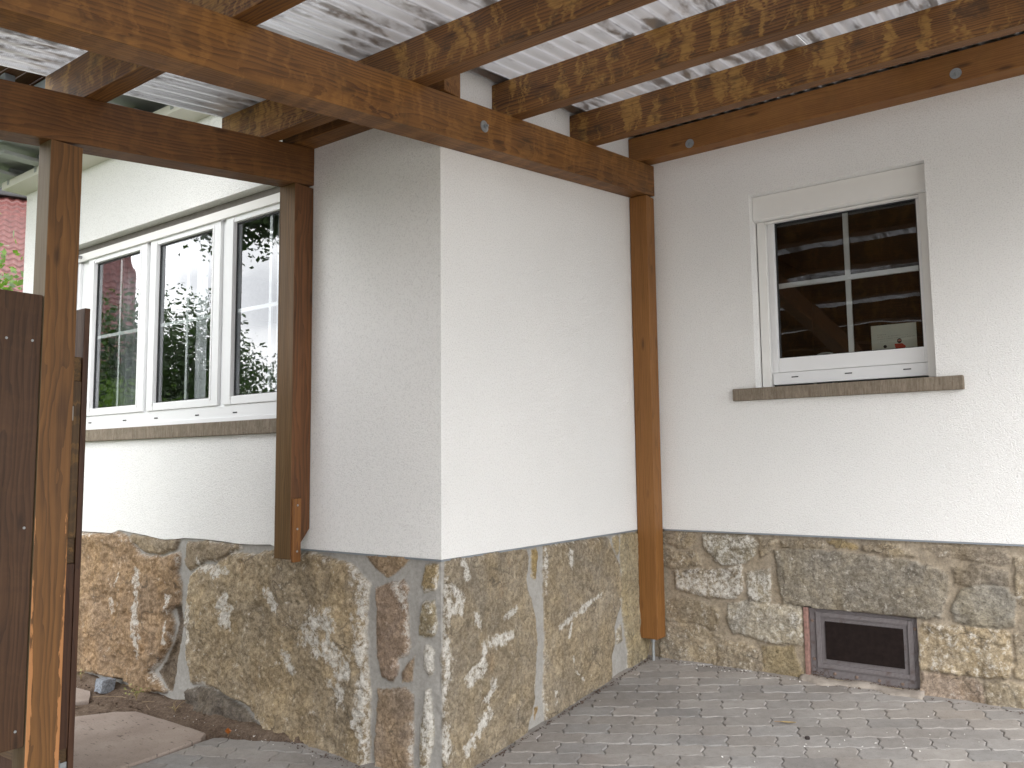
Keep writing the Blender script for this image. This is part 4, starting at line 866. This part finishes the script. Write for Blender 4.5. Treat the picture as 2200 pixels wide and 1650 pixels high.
weed((-1.80,-1.985,float(gz(-1.8,-1.985))),'bare dry stalks standing under the vertical mortar gap between the two boulders',12,.08,.1,5)
# fallen twigs
tw=MB(); rr=random.Random(9)
for (x,y,a,l) in ((-2.31,-2.035,.5,.10),(-2.0,-2.03,-.2,.11),(-2.42,-2.11,.65,.14),(-2.08,-2.01,.9,.07)):
    p=[Vector((x,y,float(gz(x,y))+.018))]
    for k in range(5): a+=rr.uniform(-.35,.35); p.append(p[-1]+Vector((math.cos(a)*l/5,math.sin(a)*l/5,rr.uniform(-.002,.003))))
    tw.tube(p,[.0022,.002,.0018,.0016,.0013,.001],5)
tag(tw.build('dry_twigs',plain('dry_twig',(.30,.22,.14),.9)),'thin dry twigs scattered on the soil around the granite cobblestone','twigs',kind='stuff')
# plaster crumbs and grit
def crumbs(name,pts,smin,smax,mat,lab,seed):
    rr=random.Random(seed); mb=MB()
    for (x,y,z) in pts:
        s=rr.uniform(smin,smax); vs=[Vector((x,y,z))+Vector((rr.uniform(-1,1),rr.uniform(-1,1),rr.uniform(-.3,.9)))*s for _ in range(6)]
        bm=bmesh.new(); [bm.verts.new(v) for v in vs]; 
        try:
            r=bmesh.ops.convex_hull(bm,input=bm.verts); bm.verts.index_update(); mb.add([tuple(v.co) for v in bm.verts],[tuple(v.index for v in f.verts) for f in bm.faces])
        except Exception: pass
        bm.free()
    return tag(mb.build(name,mat),lab,'crumbs',kind='stuff')
rr=random.Random(21); P=[]
for i in range(70): x=.2+rr.random()**1.3*1.0; y=-.035-abs(rr.gauss(0,.022)); P.append(G(x,y,.003))
for i in range(26): x=1.45+rr.gauss(0,.22); y=-.70+rr.gauss(0,.10)+.45*(x-1.45); P.append(G(x,y,.002))
for i in range(26): x=rr.uniform(-.1,2.4); y=rr.uniform(-1.4,-.1); P.append(G(x,y,.002))
for i in range(22): x=rr.uniform(-1.9,-.6); y=-1.99-abs(rr.gauss(0,.06)); P.append(G(x,y,.010))
crumbs('plaster_crumbs',P,.0018,.0065,plain('white_plaster_crumb',(.75,.73,.70),.9),'white crumbs of plaster scattered on the pavers along the wall foot',4)
P=[]
for i in range(260): x=rr.uniform(-3.6,-1.3); y=rr.uniform(-2.25,-1.93); P.append((x,y,soilz(x,y)+.002))
crumbs('soil_grit',P,.003,.012,M['soil'],'small clods and grit lying on the bare soil along the stone base',6)
P=[]
for i in range(420): y=-rr.random()*1.9; P.append((.022+abs(rr.gauss(0,.012)),y,float(gz(.03,y))+.001))
for i in range(200): x=rr.uniform(.12,2.5); y=-.04-abs(rr.gauss(0,.012)); P.append(G(x,y,.001))
for i in range(140): x=rr.uniform(-1.3,0); y=-1.935-abs(rr.gauss(0,.02)); P.append(G(x,y,.004))
for i in range(120): x=rr.uniform(.96,1.48); P.append((x,.01+rr.gauss(0,.012),.018))
for i in range(60): P.append((.99+rr.gauss(0,.03),.008,.022+abs(rr.gauss(0,.014))))
crumbs('leaf_litter',P,.002,.007,plain('dark_leaf_litter',(.085,.055,.042),.95,0,.5,90),'dark leaf litter and grit collected in the angle between walls and paving',7)

# ---- things standing on the inner window sill
cd=empty('child_drawing',(1.405,.235,1.676),"child's drawing with handwriting and a figure in a red top behind the small window",'drawing')
cx0,cx1,cz0,cz1=1.292,1.520,1.676,1.893; cy=.235
mb=MB(); mb.box(cx0,cx1,cy,cy+.0015,cz0,cz1); mb.build('paper',plain('drawing_paper',(.62,.63,.55),.8,0,.05,10),cd)
def flat(mb,poly): 
    vs=[(cx0+u*(cx1-cx0),cy-.0006-.0002*(len(mb.f)%3),cz0+v*(cz1-cz0)) for u,v in poly]; mb.add(vs,[tuple(range(len(vs)))])
mb=MB(); rr=random.Random(2)
for row,(u0,u1,v) in enumerate(((.13,.33,.745),(.14,.80,.690),(.14,.97,.635),(.14,.35,.575))):
    u=u0
    while u<u1:
        w=rr.uniform(.006,.016); hgt=rr.uniform(.010,.022); y0=v+.02*(u-u0)
        flat(mb,[(u,y0),(u+w*.4,y0-.001),(u+w,y0+hgt),(u+w*.6,y0+hgt)]); flat(mb,[(u+w*.2,y0+hgt*.4),(u+w,y0+hgt*.4),(u+w,y0+hgt*.55),(u+w*.2,y0+hgt*.55)])
        u+=w+(.006 if rr.random()<.8 else .028)
mb.build('handwriting',plain('pencil_grey',(.14,.14,.13),.8),cd)
def ell(mb,u,v,ru,rv,n=14): flat(mb,[(u+ru*math.cos(i*6.283/n),v+rv*math.sin(i*6.283/n)) for i in range(n)])
mb=MB(); ell(mb,.62,.57,.052,.062); ell(mb,.30,.45,.04,.04); mb.add(*[[(cx0+u*(cx1-cx0),cy-.001,cz0+v*(cz1-cz0)) for u,v in ((.10,.34),(.16,.34),(.22,.25),(.20,.2),(.1,.2))],[(0,1,2,3,4)]]); mb.build('drawn_hair',plain('black_crayon',(.03,.03,.03),.8),cd)
mb=MB(); vs=[(cx0+u*(cx1-cx0),cy-.0014,cz0+v*(cz1-cz0)) for u,v in ((.585,.555),(.655,.555),(.65,.60),(.59,.60))]; mb.add(vs,[(0,1,2,3)]); mb.build('drawn_face',plain('skin_crayon',(.50,.22,.18),.8),cd)
mb=MB(); vs=[(cx0+u*(cx1-cx0),cy-.0012,cz0+v*(cz1-cz0)) for u,v in ((.51,.50),(.68,.50),(.76,.42),(.69,.33),(.56,.33),(.53,.38))]; mb.add(vs,[tuple(range(6))]); mb.build('drawn_top',plain('red_crayon',(.50,.045,.030),.8),cd)
mb=MB(); vs=[(cx0+u*(cx1-cx0),cy-.0013,cz0+v*(cz1-cz0)) for u,v in ((.57,.33),(.67,.33),(.66,.1),(.58,.1))]; mb.add(vs,[(0,1,2,3)]); mb.build('drawn_trousers',plain('blue_crayon',(.10,.13,.20),.8),cd)
tb=empty('tambourine',(1.03,.27,1.676),'white rimmed tambourine leaning on the inner sill of the small window','tambourine')
mb=MB(); n=48; vs=[];fs=[]; tcx,tcz=1.03,1.676
for i in range(n):
    a=2*math.pi*i/n
    for rr_,yy in ((.100,.25),(.100,.29),(.094,.29),(.094,.25)): vs.append((tcx+rr_*math.cos(a),yy+.25*.1*math.sin(a),tcz+.0+rr_*math.sin(a)))
for i in range(n):
    for k in range(4): fs.append((i*4+k,((i+1)%n)*4+k,((i+1)%n)*4+(k+1)%4,i*4+(k+1)%4))
mb.add(vs,fs); mb.build('rim',plain('white_tambourine_rim',(.70,.70,.68),.5),tb)
mb=MB()
for a in (40,75,105,140):
    a=R(a); p=Vector((tcx+.097*math.cos(a),.27+.025*math.sin(a),tcz+.097*math.sin(a))); t=Vector((math.cos(a),0,math.sin(a))); mb.tube([p-t*.003-Vector((0,.0,0)),p+t*.004],.014,12)
mb.each('jingle',M['galv'],tb)
# ---- curtains in the garden room
def curtain(x0,x1,y,z0,z1,mat,lab,n=40,amp=.018,ph=0):
    vs=[];fs=[]
    for i in range(n+1):
        t=i/n; x=x0+(x1-x0)*t; yy=y+amp*math.sin(t*(x1-x0)*75+ph)+.006*math.sin(t*31)
        vs+=[(x,yy,z0),(x,yy,z1)]
    for i in range(n): fs.append((2*i,2*i+2,2*i+3,2*i+1))
    mb=MB(); mb.add(vs,fs); return tag(mb.build('curtain',mat,smooth=True,fixn=False),lab,'curtain','curtains inside the garden window')
curtain(-3.45,-2.93,-1.62,.9,2.75,M['curtain'],'grey curtain hanging at the left end of the three-light window')
curtain(-2.30,-2.17,-1.60,.9,2.75,M['lace'],'narrow white curtain at the left of the middle window light',12)
curtain(-1.52,-1.30,-1.60,.9,2.75,M['lace'],'white curtain in the right window light beside the short post',20,ph=1)
tbm=MB(); tbm.box(-2.6,-1.4,-.9,-.2,1.28,1.31,.004); 
for (x,y) in ((-2.55,-.85),(-1.5,-.85),(-2.55,-.3),(-1.5,-.3)): tbm.box(x,x+.05,y,y+.05,.6,1.2799)
tag(tbm.build('table',plain('table_wood',(.30,.17,.08),.4)),'wooden table standing inside behind the middle window light','table')

# ================================================================== NEIGHBOURHOOD
def tree(kind,label,cat,base,h,crown,rad,nl,mat,ls=.10,seed=0,trunk=.12,group=None,limbs=9,flat_=1.0):
    rs=np.random.RandomState(seed); rr=random.Random(seed)
    root=empty(kind,base,label,cat,group); cx,cy_,cz=crown
    mb=MB(); b=Vector(base); top=Vector((cx,cy_,cz))
    mid=b.lerp(top,.5)+Vector((rr.uniform(-.1,.1),rr.uniform(-.1,.1),0)); mb.tube([b,mid,top],[trunk,trunk*.7,trunk*.35],9)
    ends=[]
    for i in range(limbs):
        a=rr.uniform(0,6.28); e=rr.uniform(-.25,1.1); rr_=rr.uniform(.55,.95)
        q=top+Vector((math.cos(a)*math.cos(e)*rad[0]*rr_,math.sin(a)*math.cos(e)*rad[1]*rr_,math.sin(e)*rad[2]*rr_)); s=mid.lerp(top,rr.uniform(0,.9))
        m_=s.lerp(q,.5)+Vector((rr.uniform(-.15,.15),rr.uniform(-.15,.15),rr.uniform(0,.2)))
        mb.tube([s,m_,q],[trunk*.35,trunk*.2,trunk*.07],6); ends.append(q)
    mb.build('trunk',M['bark'],root)
    # clusters spread through the crown volume, leaves spread in clusters
    nc=max(30,nl//70); cl=[]
    while len(cl)<nc:
        v=rs.uniform(-1,1,3); r=np.linalg.norm(v)
        if r<1 and rs.rand()<.15+.85*r: 
            k=1+.28*math.sin(5*v[0]+seed)+.22*math.sin(7*v[1]+3*v[2]+seed*2); cl.append(np.array([cx,cy_,cz])+v*np.array(rad)*k*.85)
    cl+= [np.array(e) for e in ends]; cl=np.array(cl)
    ci=rs.randint(0,len(cl),nl); P=cl[ci]+rs.normal(0,1,(nl,3))*np.array(rad)*.13
    d=rs.normal(0,1,(nl,3)); d[:,2]=d[:,2]*.6-.25; d/=np.linalg.norm(d,axis=1,keepdims=True); s=np.cross(d,rs.normal(0,1,(nl,3))); s/=np.linalg.norm(s,axis=1,keepdims=True)
    l=ls*rs.uniform(.6,1.3,(nl,1)); a=P; b2=P+d*l*.5+s*l*.28; c=P+d*l; e=P+d*l*.5-s*l*.28
    V=np.stack([a,b2,c,e],1).reshape(-1,3)-np.array(base); me=bpy.data.meshes.new('crown'); me.vertices.add(len(V)); me.vertices.foreach_set('co',V.ravel().astype('f4'))
    me.loops.add(nl*4); me.loops.foreach_set('vertex_index',np.arange(nl*4,dtype='i4')); me.polygons.add(nl); me.polygons.foreach_set('loop_start',np.arange(0,nl*4,4,dtype='i4')); me.update(calc_edges=True)
    me.materials.append(mat); o=bpy.data.objects.new('crown' if kind!='bush' else 'foliage',me); COL.objects.link(o); o.parent=root
    return root
tree('bush','fresh green bush growing left of the house corner in front of the red roof','bush',(-6.9,-1.0,-.2),3,(-6.9,-1.0,1.75),(1.2,1.0,1.5),16000,M['leaf_l'],.085,3,.05)
tree('garden_tree','broad dark green tree mirrored in the middle window light','tree',(-9.9,-6.4,-.2),5,(-9.9,-6.4,2.0),(1.5,1.5,1.75),34000,M['leaf_d'],.085,7,.14,'garden trees seen only as reflections')
tree('garden_tree','overhanging maple whose twigs are mirrored at the top of the right window light','tree',(-4.1,-7.6,-.2),7,(-5.3,-4.75,4.65),(1.2,1.1,1.05),24000,M['leaf_d'],.075,11,.16,'garden trees seen only as reflections')
tree('garden_tree','airy shrub tree mirrored low in the right window light','tree',(-6.7,-5.5,-.2),4,(-6.7,-5.5,1.4),(.9,.9,1.2),9000,M['leaf_d'],.06,19,.07,'garden trees seen only as reflections',16)
tree('garden_tree','light green shrub mirrored in the left window light','tree',(-8.6,-4.4,-.2),4,(-8.6,-4.6,1.1),(1.2,1.2,1.3),22000,M['leaf_l'],.07,23,.07,'garden trees seen only as reflections')
def tiled_house(name,label,loc,rotz,w,zeave,zridge,depth,wavy=True):
    root=empty(name,loc,label,'house'); Rm=Matrix.Rotation(rotz,4,'Z'); root.rotation_euler=(0,0,rotz); bpy.context.view_layer.update()
    def bl(mb,nm,mat,par=root,**k):
        me=mb.build(nm,mat,None,origin=(0,0,0),**k); me.parent=par; me.matrix_parent_inverse=Matrix.Identity(4); me.location=(0,0,0); return me
    mb=MB(); mb.box(-w/2,w/2,0,depth*2,-.3,zeave); mb.prism([(0,zeave),(2*depth,zeave),(depth,zridge-.15)],-w/2+.01,w/2-.01,'x'); bl(mb,'wall',M['render'])
    # pantiles on the slope that faces us: stepped courses, rolled across
    ns=int(math.hypot(depth+.5,zridge-zeave)/.30); nx=int(w/.30)*6; vs=[];fs=[]
    for i in range(ns):
        for e in (0,1):
            t=(i+e*.999)/ns; y=-.5+(depth+.5)*t; z=zeave-.35+(zridge-zeave+.35)*t
            for k in range(nx+1):
                x=-w/2-.3+(w+.6)*k/nx; vs.append((x,y,z+.035*math.sin(2*math.pi*k/6)*(1 if wavy else .3)+(.055 if e==0 else 0)))
    n=nx+1
    for r in range(2*ns-1):
        for k in range(nx): fs.append((r*n+k,r*n+k+1,(r+1)*n+k+1,(r+1)*n+k))
    mb=MB(); mb.add(vs,fs); rf=bl(mb,'roof',M['tile'],fixn=False)
    mb=MB(); mb.box(-w/2-.3,w/2+.3,depth-.25,depth+.25,zridge-.02,zridge+.8,.05); bl(mb,'ridge',M['tiledark'])
    mb=MB(); mb.prism([(depth,zridge),(2*depth+.5,zeave-.3),(2*depth+.5,zeave-.2),(depth,zridge+.1)],-w/2-.3,w/2+.3,'x'); bl(mb,'rear_roof',M['tile'])
    for x in (-w/3,0,w/3):
        mb=MB(); mb.box(x-.5,x+.5,-.03,.02,1.2,2.5,.02); wi=bl(mb,'window',M['pvc']); mb=MB(); mb.box(x-.42,x+.42,-.035,-.0305,1.28,2.42); g_=bl(mb,'pane',M['gasket'],wi)
    return root
tiled_house('neighbour_house','house with a red pantile roof standing beyond the bush at the left edge',(-23,6.5,0),R(67),16,5.6,10.3,4.5)
tiled_house('neighbour_house','pale house with a red tiled roof mirrored in the left window light',(-23.9,-6.5,0),R(116),12,4.0,8.6,4.5)
# dark timber garage at the far end of the carport, mirrored in the small window
gr=empty('timber_garage',(0,-10,-.9),'dark timber garage closing the far end of the carport','garage')
mb=MB(); mb.box(-2.2,2.2,-10.6,-10.0,-1.1,2.35,0); mb.g=[(z,x,y) for x,y,z in mb.v]; mb.build('wall',M['shed'],gr)
mb=MB(); mb.box(-2.5,2.5,-10.9,-9.75,2.351,2.45,.01); mb.build('roof',M['tiledark'],gr)
